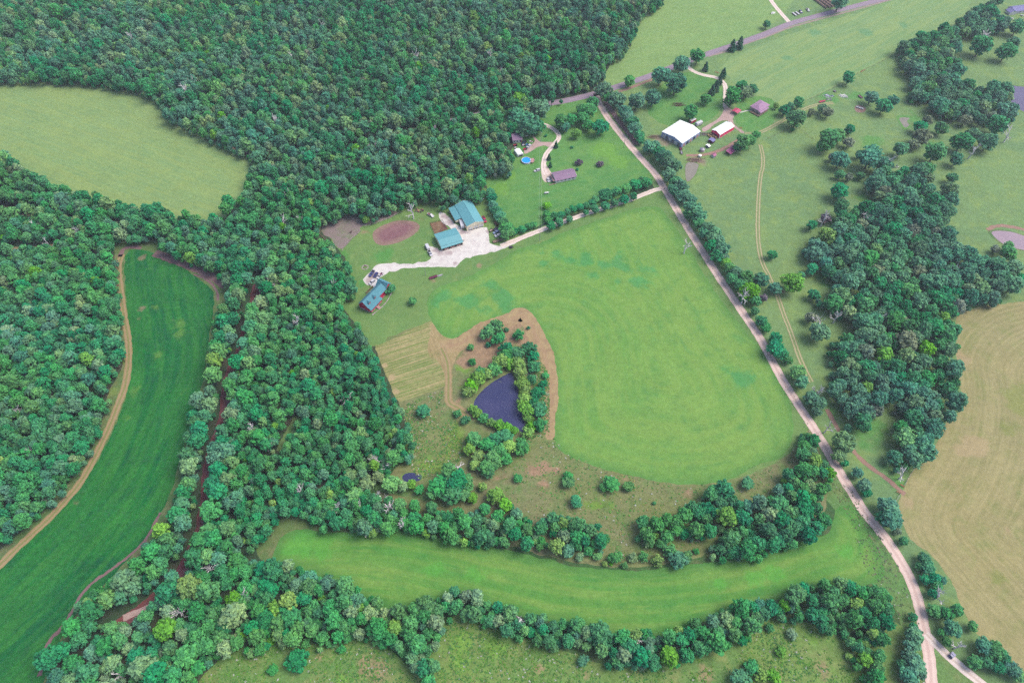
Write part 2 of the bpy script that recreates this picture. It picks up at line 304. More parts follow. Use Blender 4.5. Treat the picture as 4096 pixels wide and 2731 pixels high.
S('crop_field', [(292, 575), (320, 570), (352, 580), (400, 605), (450, 632), (485, 660), (494, 690), (488, 730), (480, 790), (472, 860), (458, 910), (444, 950), (430, 1000), (412, 1060), (398, 1110), (380, 1160), (350, 1215), (310, 1270), (255, 1325), (205, 1375), (165, 1425), (130, 1475), (105, 1530), (70, 1660), (-100, 1700), (-100, 1352), (0, 1292), (60, 1238), (120, 1182), (172, 1130), (212, 1075), (250, 1012), (272, 960), (292, 905), (304, 850), (297, 760), (290, 690), (284, 620)], .022, GM['crop'], 4,
  row=('line', T(0, 1, [(1100, 600), (1110, 900), (1130, 1200), (1180, 1568)]) + T(0, 2, [(1180, 300), (1090, 560), (860, 1080), (590, 1470)]) + T(0, 3, [(250, 240), (-200, 650), (-500, 900)])),
  patch=[(a, b, c) for (a, b), c in zip(T(0, 1, [(1400, 1000), (1390, 900), (1660, 1400), (1640, 1500), (1330, 900), (1420, 1250), (1200, 1150), (1480, 1100)]), (7, 7, 12, 12, 6, 7, 5, 4))] + [(a, b, c) for (a, b), c in zip(T(0, 2, [(1250, 450), (1180, 700), (1680, 450), (1000, 1000), (1450, 130)]), (8, 8, 8, 8, 9))],
  dirt=[(a, b, c) for (a, b), c in zip(T(0, 1, [(1320, 790), (1300, 1260), (1270, 1350), (1740, 1300)]) + T(0, 2, [(1790, 120), (1775, 260), (1765, 400), (1600, 390), (1340, 890), (1290, 1000), (1540, 1200), (1500, 1400), (1470, 1240), (700, 1480), (1110, 1330)]), (4, 4, 4, 4, 3, 3, 3, 3, 3, 3, 4, 4, 3, 3, 3))],
  label='curved dark green row-crop field with paler streaks', cat='field')
S('yard_lawn', [(735, 508), (800, 478), (880, 455), (960, 436), (1040, 430), (1120, 425), (1135, 470), (1170, 545), (1260, 518), (1380, 478), (1500, 440), (1530, 442), (1560, 480), (1700, 715), (1860, 965), (1885, 1010), (1880, 1060), (1800, 1090), (1650, 1118), (1500, 1110), (1270, 1020), (1240, 800), (1195, 705), (1010, 735), (860, 812), (820, 745), (775, 690), (800, 600), (765, 560)], .012, GM['lawnA'], 5, row=('dir', (860, 790), (1010, 730)),
  patch=[(830, 650, 10), (790, 585, 14), (880, 585, 22), (800, 520, 14)], dirt=[(a, b, c) for (a, b), c in zip(T(1, 1, [(1800, 1020), (2050, 870), (1640, 1020), (1480, 560), (1350, 650), (1150, 700), (980, 560), (1520, 440), (1600, 330)]), (5, 8, 4, 8, 10, 6, 8, 7, 5))], label='olive-green mown yard around the red house and the teal-roofed barns', cat='lawn')
S('main_field', T(1, 1, [(1620, 1390), (1570, 1260), (1590, 1120), (1700, 1050), (1900, 1000), (2100, 900), (2280, 800)]) + T(2, 1, [(30, 730), (130, 690), (260, 665), (500, 560), (800, 450), (1120, 352), (1250, 328), (1340, 335), (1380, 350), (1500, 520), (1640, 740), (1770, 960), (1900, 1160), (2150, 1500)]) + T(3, 2, [(-100, 20), (0, 170), (100, 330), (190, 520), (235, 720), (230, 880), (180, 1000), (80, 1090)]) + T(2, 2, [(2330, 1100), (2100, 1220), (1850, 1305), (1600, 1310), (1280, 1270), (950, 1200), (640, 1110), (440, 1000), (385, 900), (375, 620), (385, 300), (335, 0)]) + T(2, 1, [(290, 1560), (210, 1370), (140, 1270), (100, 1245), (0, 1340)]) + T(1, 1, [(2200, 1370), (2000, 1460), (1780, 1560), (1700, 1530)]),
  .022, GM['main'], 5, row=('line', T(2, 1, [(1370, 270), (1640, 740), (1900, 1160), (2150, 1500)]) + T(3, 2, [(0, 150), (190, 520), (235, 720), (180, 1000)]) + T(2, 2, [(2100, 1220), (1600, 1310), (950, 1200), (440, 1000), (370, 620), (330, 0)])),
  patch=[(a, b, c) for (a, b), c in zip(T(2, 1, [(400, 760), (290, 740), (290, 850), (540, 820), (700, 780), (680, 850), (750, 950), (850, 870), (960, 850), (1000, 800), (1000, 1000), (1050, 900), (1150, 1020), (1220, 1040), (1200, 890), (1270, 930), (360, 625), (685, 1240), (1640, 1040)]) + T(2, 2, [(2120, 340), (1925, 220), (2130, 950)]) + T(1, 1, [(2250, 1150), (2150, 1050), (1750, 1150), (1950, 1200), (2300, 1250), (1650, 1200), (2100, 1280)]), (13, 10, 10, 13, 14, 13, 13, 14, 15, 12, 13, 14, 14, 13, 12, 12, 8, 8, 7, 26, 8, 9, 24, 16, 16, 22, 20, 14, 14))], label='broad bright green mown hay field at the centre', cat='field')
S('meadow', [(850, 786), (1000, 738), (1050, 786), (1120, 748), (1198, 712), (1270, 870), (1268, 990), (1300, 1036), (1400, 1075), (1560, 1112), (1700, 1100), (1800, 1056), (1840, 1010), (1862, 975), (1890, 1060), (1905, 1140), (1880, 1200), (1700, 1225), (1580, 1295), (1430, 1305), (1300, 1290), (1160, 1250), (1000, 1230), (850, 1150), (900, 1080), (945, 1050), (930, 950)], .018, GM['meadow'], 4,
  patch=[(a, b, c) for (a, b), c in zip(T(1, 2, [(1880, 250), (1900, 420), (1840, 800), (1830, 900), (1560, 1150), (1800, 1000), (1700, 1160), (2000, 240)]) + T(2, 2, [(800, 1500), (900, 1490), (700, 1530), (330, 740)]), (12, 12, 14, 12, 22, 16, 16, 8, 14, 12, 10, 7))],
  dirt=[(a, b, c) for (a, b), c in zip(T(1, 2, [(1850, 560), (1920, 640), (1970, 690), (2150, 70), (2050, 130), (1930, 200), (1500, 640), (2250, 1250)]) + T(2, 2, [(400, 1170), (300, 1150), (280, 1300), (880, 1240), (1020, 1280), (1600, 1400), (200, 1180)]) + T(1, 1, [(2300, 1450), (2150, 1560), (2351, 1540), (2250, 1400), (2050, 1560)]) + T(1, 2, [(2200, 40), (2000, 100), (1880, 180), (2100, 180), (2250, 100)]) + T(2, 1, [(60, 1400), (150, 1500), (100, 1560)]), (7, 7, 6, 22, 20, 16, 12, 10, 12, 12, 14, 8, 8, 12, 16, 20, 18, 18, 18, 16, 20, 20, 16, 20, 18, 16, 16, 16))], label='rough olive meadow of weeds and white flowers around the pond', cat='meadow')
S('mown_hay_patch', T(1, 1, [(1130, 1600), (1300, 1520), (1480, 1440), (1590, 1375), (1620, 1385), (1680, 1480), (1790, 1545)]) + T(1, 2, [(1900, -10), (1960, 0), (1880, 100), (1800, 210), (1780, 300), (1740, 420), (1600, 465), (1450, 515), (1320, 560), (1280, 530), (1230, 400), (1130, 170), (1080, 30)]), .024, GM['stubble'], 2.5, row=('dir', T(1, 2, [(1300, 560)])[0], T(1, 2, [(1720, 420)])[0]),
  dirt=[(a, b, c) for (a, b), c in zip(T(1, 2, [(1700, 60), (1750, 130), (1640, 30), (1250, 330), (1280, 460), (1740, 230), (1180, 220)]) + T(1, 1, [(1640, 1480), (1620, 1420)]), (14, 12, 12, 9, 8, 8, 7, 9, 7))], label='striped straw-coloured mown hay patch beside the wood', cat='field')
ribbon('hay_swath', T(1, 2, [(1700, 60), (1900, 20)]) + T(1, 1, [(2000, 1500), (2150, 1420), (2351, 1365)]) + T(2, 1, [(85, 1300), (170, 1400), (240, 1568)]) + T(2, 2, [(290, 60), (320, 220), (345, 420), (345, 560), (345, 700), (348, 900)]), lambda t: 10.5 * (1 - .75 * max(0, (t - .8) / .2)), .03, GM['swath'], 'tan swath of cut hay curving round the pond thicket', 'hay swath', .8)
S('straw_fan', T(1, 1, [(1610, 1380), (1690, 1500), (1790, 1556)]) + T(1, 2, [(1950, -5), (1860, 120), (1800, 240), (1790, 340), (1740, 340), (1700, 200), (1560, 110), (1600, -60)]), .028, GM['straw'], 2.5, row=('line', T(1, 2, [(1600, -100), (1700, 60), (1770, 350)])), label='fan of dry straw where the mowing rows meet', cat='straw')
ribbon('mowing_track', T(1, 2, [(1700, 60), (1760, 180), (1770, 350), (1765, 480), (1770, 570), (1850, 600), (1960, 690)]), 4.5, .034, GM['tantrack'], 'tan vehicle track from the mown patch to the pond', 'track', .5)
S('tan_corner', T(1, 3, [(-20, 330), (60, 250), (150, 120), (270, 40), (400, 20), (480, 60), (490, 170), (300, 210), (200, 300), (180, 470), (60, 460)]), .018, GM['margin'], 4, label='dry tan grass at the west tip of the lower hay field', cat='grass patch')
S('lower_field', T(1, 3, [(150, 480), (160, 380), (200, 260), (280, 190), (380, 150), (560, 150), (700, 175), (860, 190), (1050, 160), (1150, 130), (1250, 150), (1500, 220), (1900, 270), (2300, 350)]) + T(2, 3, [(150, 390), (400, 440), (560, 500), (800, 515), (1000, 530), (1250, 535), (1500, 505), (1700, 465), (1850, 450), (2100, 430), (2300, 390)]) + T(3, 3, [(120, 330), (280, 270), (420, 240), (540, 200), (590, 80), (620, -60), (800, -60), (860, 60), (920, 200), (1000, 340), (1080, 480), (1060, 600), (920, 680), (600, 670), (450, 690), (250, 750), (0, 840)]) + T(2, 3, [(2100, 880), (1900, 960), (1700, 1030), (1500, 1110), (1200, 1160), (950, 1150), (700, 1070), (300, 1000), (0, 930)]) + T(1, 3, [(2150, 880), (1950, 770), (1700, 790), (1550, 840), (1430, 890), (1280, 910), (1150, 870), (1060, 820), (960, 760), (760, 650), (500, 560), (300, 510)]), .022, GM['lower'], 4,
  row=('line', T(1, 3, [(160, 160), (560, 150), (1150, 140), (1900, 280)]) + T(2, 3, [(0, 380), (560, 510), (1250, 535), (1850, 450), (2351, 390)]) + T(3, 3, [(280, 270), (540, 200)])), patch=[(a, b, c) for (a, b), c in zip(T(1, 3, [(450, 270), (600, 330), (300, 330), (1650, 520), (2000, 570)]) + T(2, 3, [(2200, 600), (1900, 680)]) + T(3, 3, [(700, 340), (60, 560)]), (30, 26, 20, 20, 20, 20, 18, 20, 20))], label='long curved green hay field along the bottom', cat='field')
S('tan_hay_field', T(3, 1, [(1715, 1365), (1800, 1300), (1950, 1250), (2150, 1225), (2351, 1195), (2700, 1150)]) + T(3, 3, [(2900, 1700), (2351, 1450), (2220, 1320), (1920, 1130), (1820, 960), (1700, 660), (1500, 390), (1330, 290), (1250, 140), (1200, 0)]) + T(3, 2, [(1190, 1500), (1225, 1390), (1330, 1190), (1500, 1010), (1600, 860), (1625, 740), (1790, 620), (1760, 420), (1730, 150)]), .022, GM['tan'], 4,
  row=('line', T(3, 1, [(2700, 1130), (2000, 1200)]) + T(3, 2, [(1600, 0), (1700, 500), (1500, 1000), (1200, 1400)]) + T(3, 3, [(1250, 250), (1700, 760), (2351, 1480), (2800, 1900)])), patch=[(a, b, c) for (a, b), c in zip(T(3, 2, [(2250, 500), (2300, 600), (2351, 450), (2200, 800)]) + T(3, 3, [(2100, 600)]), (22, 24, 22, 16, 20))], dirt=[(a, b, c) for (a, b), c in zip(T(3, 2, [(1900, 950), (1780, 1000), (1280, 1480), (1780, 150)]) + T(3, 3, [(2060, 290), (2220, 180)]), (30, 20, 16, 20, 7, 8))], label='straw-tan mown hay field with curved rake rows at the far right', cat='field')
S('south_meadow', [(420, 1680), (455, 1570), (480, 1530), (540, 1490), (640, 1475), (740, 1480), (790, 1450), (830, 1455), (900, 1490), (950, 1540), (985, 1570), (985, 1500), (1005, 1440), (1030, 1415), (1070, 1410), (1180, 1455), (1260, 1480), (1400, 1530), (1440, 1530), (1500, 1520), (1600, 1490), (1680, 1440), (1740, 1415), (1800, 1420), (1880, 1430), (1930, 1460), (1960, 1500), (2010, 1480), (2060, 1400), (2120, 1560), (2150, 1700)], .016, GM['weeds'], 4,
  patch=[(a, b, c) for (a, b), c in zip(T(1, 3, [(1780, 1260), (1900, 1200), (2200, 1240), (1900, 1420), (780, 1530), (170, 1260)]) + T(3, 3, [(400, 1150), (150, 1330), (300, 1400)]), (20, 24, 22, 18, 14, 6, 16, 14, 16))], dirt=[(a, b, c) for (a, b), c in zip(T(1, 3, [(560, 1320), (1000, 1400), (1180, 1430), (1100, 1500)]) + T(2, 3, [(250, 1430), (700, 1480), (1080, 1540), (1780, 1480)]) + T(3, 3, [(500, 1450)]), (12, 20, 18, 20, 14, 14, 8, 20, 20))], label='weedy flowering meadow along the bottom edge', cat='meadow')
S('road_verge', [(1870, 1060), (1935, 1120), (1985, 1160), (2060, 1280), (2105, 1390), (2135, 1500), (2150, 1700), (2060, 1700), (2070, 1560), (2080, 1470), (2060, 1400), (2030, 1360), (1985, 1320), (2010, 1290), (1960, 1210), (1895, 1150)], .014, GM['verge'], 4, dirt=[(a, b, c) for (a, b), c in zip(T(3, 3, [(760, 100), (840, 30), (1190, 1230), (1140, 1300), (930, 220)]), (10, 8, 14, 14, 6))], label='weedy grass verge along the west side of the lower gravel road', cat='verge')
S('triangle_verge', T(3, 3, [(1530, 1330), (1580, 1310), (1640, 1340), (1950, 1640), (1540, 1720)]), .03, GM['verge'], 4, label='triangle of grass inside the road fork', cat='verge')
S('paddock_field', [(1112, 405), (1122, 385), (1170, 352), (1185, 330), (1200, 290), (1225, 255), (1255, 240), (1310, 232), (1368, 218), (1385, 250), (1450, 330), (1500, 400), (1502, 422), (1440, 448), (1330, 486), (1240, 518), (1175, 545), (1150, 530), (1130, 470)], .024, GM['lawnC'], 5, row=('dir', (1200, 480), (1480, 385)), patch=[(1390, 345, 30), (1420, 370, 24), (1150, 432, 20), (1300, 290, 14), (1170, 405, 12)], dirt=[(1160, 440, 8)], label='bright green lawn around the long mauve-roofed house', cat='lawn')
S('farm_lawn', T(2, 0, [(1600, 640), (1880, 720), (1930, 800), (1940, 1000), (1760, 1150), (1400, 1180), (1200, 1000), (1350, 780)]), .018, GM['lawnC'], 6, row=('dir', (1600, 290), (1650, 260)), label='mown green lawn north of the white-roofed barn', cat='lawn')
S('house_lawn', T(2, 0, [(2080, 900), (2351, 880), (2480, 1000), (2351, 1190), (2140, 1215), (2030, 1100), (2060, 1000)]), .018, GM['lawnC'], 6, row=('dir', (1700, 285), (1740, 262)), label='striped lawn beside the porch house at the east farm', cat='lawn')
S('dirt_paddock', T(1, 1, [(600, 480), (740, 430), (900, 390), (1050, 360), (1200, 350), (1320, 380), (1220, 440), (1050, 490), (960, 520), (960, 570), (880, 630), (800, 720), (730, 700), (700, 620), (600, 580)]), .018, GM['mud'], 3, label='bare grey dirt paddock under trees behind a rail fence', cat='paddock')
S('riding_arena', T(1, 1, [(1060, 590), (1090, 540), (1180, 490), (1290, 455), (1390, 450), (1470, 470), (1510, 510), (1470, 570), (1380, 630), (1280, 670), (1170, 690), (1100, 670)]), .026, GM['arena'], 2.5, row=('edge',), jag=.3, sm=2, label='oval reddish dirt riding arena on the lawn', cat='arena')
S('bull_pen_ground', FZ(B, [(410, 670), (700, 600), (830, 800), (520, 925)]), .028, GM['penmud'], 2, jag=.3, sm=0, label='muddy square pen behind the smaller teal barn', cat='pen')
S('gravel_lot', T(1, 1, [(2400, 628), (2180, 700), (2140, 640), (2150, 560), (2100, 505), (1940, 545), (1890, 530), (1820, 470), (1730, 370), (1690, 400), (1740, 500), (1860, 590), (1910, 660), (1700, 730), (1660, 690), (1600, 680), (1560, 690), (1590, 740), (1620, 790), (1590, 830), (1500, 850), (1330, 850), (1200, 848), (1110, 878), (1030, 940), (985, 1005), (1020, 1040), (1080, 1060), (1120, 1000), (1180, 970), (1240, 918), (1400, 893), (1600, 888), (1700, 872), (1780, 892), (1850, 872), (1890, 825), (2100, 765), (2400, 672)]), .03, GM['lot'], 3, dirt=[(a, b, c) for (a, b), c in zip(T(1, 1, [(1740, 420), (1780, 480), (2150, 560), (1900, 560), (1660, 720), (2190, 660), (1990, 530), (1830, 850), (1040, 1010), (1080, 960), (1780, 760), (1700, 760)]), (11, 9, 10, 9, 9, 6, 5, 6, 11, 11, 7, 7))], jag=1.5, label='white crushed-rock yard between the barns and the red house', cat='gravel lot')
S('cottage_lot', FZ(C, [(560, 650), (690, 610), (800, 530), (830, 470), (760, 380), (800, 370), (900, 490), (1000, 525), (1280, 515), (1240, 610), (1130, 650), (1060, 600), (950, 615), (830, 670), (700, 750), (600, 800), (560, 760)]), .03, GM['pinklot'], 3, jag=.4, label='pink gravel lot between the cottage and the pool', cat='gravel lot')
S('ranch_lot', FZ(C, [(975, 1050), (1060, 1000), (1120, 1130), (1250, 1290), (1310, 1430), (1130, 1470), (1020, 1440), (970, 1280), (950, 1130)]), .036, GM['drive'], 3, jag=.3, label='pale gravel parking beside the long mauve-roofed house', cat='gravel lot')
S('farm_lot', T(2, 0, [(1950, 960), (1985, 985), (2030, 1015), (2040, 1060), (2020, 1110), (2060, 1170), (2140, 1212), (2120, 1232), (2040, 1175), (1990, 1112), (1940, 1108), (1870, 1132), (1800, 1200), (1760, 1215), (1740, 1180), (1800, 1148), (1900, 1090), (1940, 1030)]), .03, GM['pinklot'], 3, jag=.4, label='pink gravel yard between the red barn and the carport', cat='gravel lot')
S('feeder_ring', T(3, 0, [(790, 985), (820, 965), (870, 968), (905, 1000), (890, 1030), (840, 1040), (800, 1025)]), .03, GM['arena'], 3, jag=.2, sm=2, label='round bare-earth patch under the cattle feeder', cat='dirt patch')
# roads and tracks
PAVED = [(800, 352), (870, 328), (940, 308), (995, 290), (1060, 272), (1125, 258), (1211, 242)] + T(2, 0, [(320, 955), (540, 918), (780, 858), (930, 808), (1130, 745), (1300, 688), (1480, 615), (1640, 555), (1780, 500), (2000, 430), (2351, 305)]) + T(3, 0, [(200, 215), (600, 110), (850, 45), (1050, -5), (1400, -90)])
ribbon('paved_road', PAVED, 7.0, .05, GM['paved'], 'purplish-grey paved road crossing the upper right', 'road', .2)
ribbon('shoulder', T(2, 0, [(960, 850), (1100, 805), (1200, 765), (1290, 730)]), 3, .04, GM['dirt'], 'reddish bare shoulder south of the paved road', 'shoulder', .6)
ribbon('field_edge_track', T(2, 0, [(1800, 520), (2020, 460), (2150, 400), (2351, 335)]) + T(3, 0, [(200, 250), (600, 145), (900, 65), (1150, -10), (1400, -70)]), 2.2, .04, GM['sand'], 'thin pale dirt line along the south side of the paved road', 'track', .5)
GRAVEL = T(2, 0, [(775, 860), (790, 930), (850, 1040), (930, 1150), (1050, 1300), (1180, 1450), (1290, 1568)]) + T(2, 1, [(1340, 60), (1390, 150), (1450, 250), (1520, 370), (1600, 510), (1750, 740), (1900, 980), (2050, 1200), (2200, 1420), (2300, 1568)]) + T(3, 2, [(110, 320), (290, 600), (430, 810), (545, 1000), (645, 1180), (795, 1420), (885, 1568)]) + T(3, 3, [(1000, 130), (1130, 310), (1250, 500), (1330, 660), (1390, 850), (1430, 1050), (1460, 1200), (1485, 1350), (1500, 1568), (1510, 1750)])
ribbon('gravel_road', GRAVEL, 5.3, .05, GM['gravel'], 'long pinkish gravel road running down the right side', 'road', .3)
ribbon('roadside_ditch', T(2, 0, [(850, 930), (920, 1030), (1010, 1150), (1150, 1330)]), 4.5, .03, GM['purple'], 'reddish-brown bare ditch beside the gravel road near the junction', 'ditch', 1.2)
ribbon('gravel_fork', T(3, 3, [(1450, 1110), (1560, 1230), (1700, 1355), (1830, 1465), (1950, 1560), (2150, 1730)]), 4.2, .055, GM['drive'], 'pale gravel side road forking off at the bottom right', 'road', .3)
DRIVE = T(2, 1, [(1400, 160), (1330, 172), (1250, 200), (1160, 238), (1050, 280), (900, 325), (700, 388), (570, 435), (400, 492), (300, 532), (150, 590), (0, 652)]) + T(1, 1, [(2250, 690)])
ribbon('farm_drive', DRIVE, lambda t: 3.9 + 5 * max(0, 1 - t * 14), .045, GM['drive'], 'pale gravel drive leading from the gravel road to the barns', 'driveway', .3)
ribbon('ranch_drive', FZ(C, [(900, 85), (960, 80), (1150, 150), (1300, 240), (1385, 340), (1380, 450), (1290, 560), (1180, 680), (1090, 790), (1045, 900), (1015, 1050), (1030, 1180), (1090, 1290)]), 3.7, .045, GM['drive'], 'curving pale driveway past the pool to the long house', 'driveway', .25)
ribbon('east_drive', T(2, 0, [(1590, 575), (1610, 610), (1660, 655), (1750, 690), (1880, 712), (1940, 752), (1965, 800), (1960, 900), (1960, 990)]), 3.8, .045, GM['drive'], 'curving pale driveway into the east farm', 'driveway', .25)
ribbon('northeast_drive', T(3, 0, [(-30, -110), (20, 0), (95, 95), (195, 205)]), 4.2, .045, GM['drive'], 'straight pale drive joining the paved road at the top', 'driveway', .25)
ribbon('farm_track', T(2, 0, [(2140, 1225), (2220, 1235), (2280, 1215), (2351, 1185)]) + T(3, 0, [(0, 1185), (150, 1100), (300, 1020), (400, 975), (480, 958), (600, 945)]), 4, .04, GM['twotrack'], 'tan two-track lane leading to the debris piles', 'track', .3)
ribbon('lower_farm_track', T(2, 0, [(1600, 1430), (1750, 1425), (1870, 1400), (2000, 1340), (2130, 1250)]), 3, .04, GM['dirt'], 'brown footworn lane past the sheds of the east farm', 'track', .6)
ribbon('pasture_track', T(2, 0, [(2280, 1330), (2310, 1450), (2300, 1568)]) + T(2, 1, [(2290, 0), (2270, 150), (2260, 350), (2255, 550), (2270, 750), (2320, 900)]) + T(3, 1, [(0, 940), (30, 1020), (90, 1150), (140, 1310), (190, 1430), (240, 1568)]) + T(3, 2, [(290, 150), (350, 280), (400, 370)]), 3.8, .04, GM['twotrack'], 'straw-coloured two-track running down the pasture', 'track', .3)
ribbon('gate_track', T(3, 2, [(540, 620), (640, 800), (800, 1030), (930, 1150), (1050, 1220), (1220, 1370), (1260, 1400)]), 2.6, .04, GM['dirt'], 'worn brown track leading to the red gates at the tan field', 'track', .5)
ribbon('northwest_track', T(0, 0, [(-200, 738), (0, 740), (300, 732), (600, 738), (800, 763), (1000, 788), (1200, 825), (1380, 868), (1460, 940), (1550, 1020), (1650, 1110), (1800, 1200), (1950, 1275), (2100, 1350), (2220, 1390), (2310, 1450)]), 3.4, .03, GM['dirt'], 'reddish dirt track round the top of the pale hay field', 'track', .7)
ribbon('crop_track', T(0, 1, [(1120, 770), (1095, 830), (1085, 920), (1105, 1080), (1120, 1200), (1140, 1350), (1170, 1500)]) + T(0, 2, [(1180, 0), (1185, 150), (1170, 300), (1140, 440), (1090, 560), (1030, 720), (950, 900), (860, 1080), (780, 1230), (680, 1370), (590, 1470), (505, 1568)]) + T(0, 3, [(400, 105), (250, 240), (120, 360), (0, 480), (-200, 650)]), 4.2, .032, GM['tantrack'], 'tan track along the left edge of the crop field', 'track', .5)
ribbon('bare_strip', T(0, 1, [(1420, 755), (1550, 800), (1700, 860), (1850, 915), (1960, 975), (2070, 1060)]), 6, .032, GM['purple'], 'mauve bare-soil strip at the head of the crop field', 'soil strip', .8)
ribbon('bare_headland', T(0, 1, [(1100, 790), (1130, 715), (1200, 698), (1300, 706)]), 3, .032, GM['purple'], 'short dark bare strip at the top corner of the crop', 'soil strip', .8)
ribbon('planter_gap', T(0, 1, [(1780, 950), (1880, 985), (1960, 1050), (2000, 1130), (2000, 1190)]), 1.5, .032, GM['purple'], 'thin bare arc inside the crop field', 'soil strip', .4)
ribbon('crop_edge_line', T(0, 3, [(1475, 0), (1420, 110), (1340, 250), (1270, 330), (1150, 430), (1000, 540), (850, 640), (750, 740), (650, 930), (560, 1070), (450, 1170), (390, 1320), (360, 1500)]), 1.7, .032, GM['purple'], 'thin bare line along the creek side of the crop', 'soil strip', .6)
ribbon('woods_track', T(0, 1, [(-100, 745), (100, 722), (300, 715), (560, 690)]), 5, .02, GM['tantrack'], 'grassy track glimpsed among the left woods', 'track', .6)
ribbon('woods_clearing', T(1, 2, [(390, 700), (340, 800), (280, 900), (230, 1010)]), 6, .02, GM['verge'], 'narrow green clearing inside the creek wood', 'clearing', .8)
ribbon('band_track', T(1, 2, [(1100, 1330), (1250, 1350), (1450, 1400), (1600, 1420)]), 5, .026, GM['verge'], 'grassy track through the trees south of the meadow', 'track', .6)
for k, (pts, lab) in enumerate([(T(1, 0, [(430, 1540), (520, 1490)]), 'pink bare gap in the wood, lowest of the gaps'), (T(1, 0, [(760, 400), (830, 385)]), 'pink bare gap high in the north wood')]):
    ribbon('bare_gap', pts, 6, .02, GM['dirt'], lab, 'dirt patch', .8)
CREEK = [(596, 640), (584, 690), (575, 720), (566, 760)] + T(0, 2, [(2225, 60), (2150, 200), (2110, 300), (2085, 420), (2070, 520), (2075, 620), (2055, 710), (2010, 850), (1965, 950), (1930, 1080), (1910, 1200), (1898, 1300), (1895, 1450), (1880, 1560)]) + T(0, 3, [(1865, 60), (1850, 150), (1815, 240), (1750, 400), (1670, 530), (1590, 640), (1500, 725), (1390, 815), (1300, 885), (1220, 940), (1060, 1050), (920, 1190), (860, 1290), (780, 1400), (660, 1560), (560, 1700)])
ribbon('creek', CREEK, lambda t: 6.0, .03, W_creek, 'muddy red-brown creek winding through the left wood', 'creek', .7)
ribbon('creek', [(-60, 470), (0, 478), (40, 485), (95, 492), (150, 503), (230, 525), (300, 540)], 5, .03, W_creek, 'pink muddy creek bend below the pale hay field', 'creek', .7)
tan_bar = ribbon('sand_bar', T(0, 3, [(1600, 660), (1560, 720), (1420, 850), (1290, 900), (1130, 970)]), lambda t: 3.2, .036, GM['pinklot'], 'pink sand bar beside the creek at lower left', 'sand bar', .5)
def pond(nm, poly, z, m, lab, bank=None, grow=1.06):
    c = np.mean(np.array(poly), 0)
    if bank: sheet(nm + '_bank', [tuple(c + (np.array(p) - c) * grow) for p in poly], z - .008, bank, 2.5, jag=.6, sm=2, label='rim of bank around the ' + lab.split(' pond')[0] + ' pond', cat='bank')
    sheet(nm, poly, z, m, 5, jag=.25, sm=2, label=lab, cat='pond')
pond('pond', T(1, 2, [(2351, 270), (2200, 350), (2100, 420), (2030, 500), (1990, 570), (2030, 630), (2100, 690), (2200, 740), (2351, 780)]) + T(2, 2, [(60, 800), (90, 850), (130, 800), (110, 700), (70, 600), (60, 500), (50, 400), (10, 320)]), .036, W_dark, 'dark blue pond ringed by willows in the meadow', GM['meadow'])
pond('marsh_pond', T(1, 2, [(1340, 1240), (1380, 1200), (1500, 1205), (1530, 1240), (1500, 1285), (1400, 1290), (1350, 1280)]), .036, W_dark, 'small dark marsh pond at the foot of the meadow', GM['weeds'], 1.15)
pond('farm_pond', T(2, 0, [(1590, 1480), (1720, 1500), (1700, 1568)]) + T(2, 1, [(1680, 40), (1610, 115), (1590, 60)]), .036, W_tan, 'tan muddy farm pond beside the roadside trees', GM['verge'], 1.12)
pond('stock_pond', T(3, 0, [(1195, 1085), (1250, 1078), (1310, 1085), (1275, 1110), (1290, 1140), (1305, 1150), (1260, 1180), (1240, 1150)]), .036, W_tan, 'little grey stock pond with bright grass rim', GM['lawnC'], 1.5)
pond('lily_pond', T(3, 0, [(2200, 780), (2351, 800), (2700, 830), (2700, 1100), (2351, 1040), (2280, 970), (2220, 930)]), .036, W_purp, 'lavender pond at the upper right edge', GM['verge'], 1.1)
pond('pink_pond', T(3, 1, [(2040, 555), (2150, 550), (2260, 565), (2351, 600), (2600, 660), (2600, 760), (2290, 725), (2150, 670), (2080, 610)]), .036, W_pink, 'pinkish pond with bare red bank at the right edge', GM['margin'], 1.14)
ribbon('red_bank', T(3, 1, [(2010, 540), (2100, 500), (2250, 515), (2330, 535), (2500, 580)]), 3, .04, GM['dirt'], 'bare red bank above the pinkish pond', 'bank', .7)
# ================================================================ buildings, vehicles and farm things
X = {}
def seam_mat(name, c, rough=.45, axis=0):
    g = NT(name); p = g.n('ShaderNodeTexCoord').outputs['Object']; sx = g.n('ShaderNodeSeparateXYZ', {0: p})
    s = g.math('FRACT', g.math('MULTIPLY', sx.outputs[axis], 1.1)); ln = g.step(g.math('ABSOLUTE', g.math('SUBTRACT', s, .5)), .42, .49)
    n = g.noise(p, .35, 5, .65); dk = tuple(v * .72 for v in c[:3]) + (1,); lt = tuple(min(.85, v * 1.08) for v in c[:3]) + (1,)
    cc = g.mix(g.step(n, .35, .7), c, lt); cc = g.mix(g.math('MULTIPLY', ln, .55), cc, dk)
    cc = g.mix(g.math('MULTIPLY', g.step(g.noise(p, 1.4, 5, .7), .6, .8), .3), cc, dk)
    g.base(cc); g.b.inputs['Roughness'].default_value = rough; g.b.inputs['Specular IOR Level'].default_value = .35; return g.m
X['teal'] = seam_mat('teal_metal_roof', col(120, 192, 200)); X['slate'] = seam_mat('slate_blue_shingle', col(92, 160, 176), .8)
X['mauve'] = seam_mat('mauve_shingle', col(172, 138, 168), .85); X['mauve2'] = seam_mat('pinkish_shingle', col(196, 152, 186), .85); X['lav'] = seam_mat('lavender_shingle', col(150, 146, 200), .85)
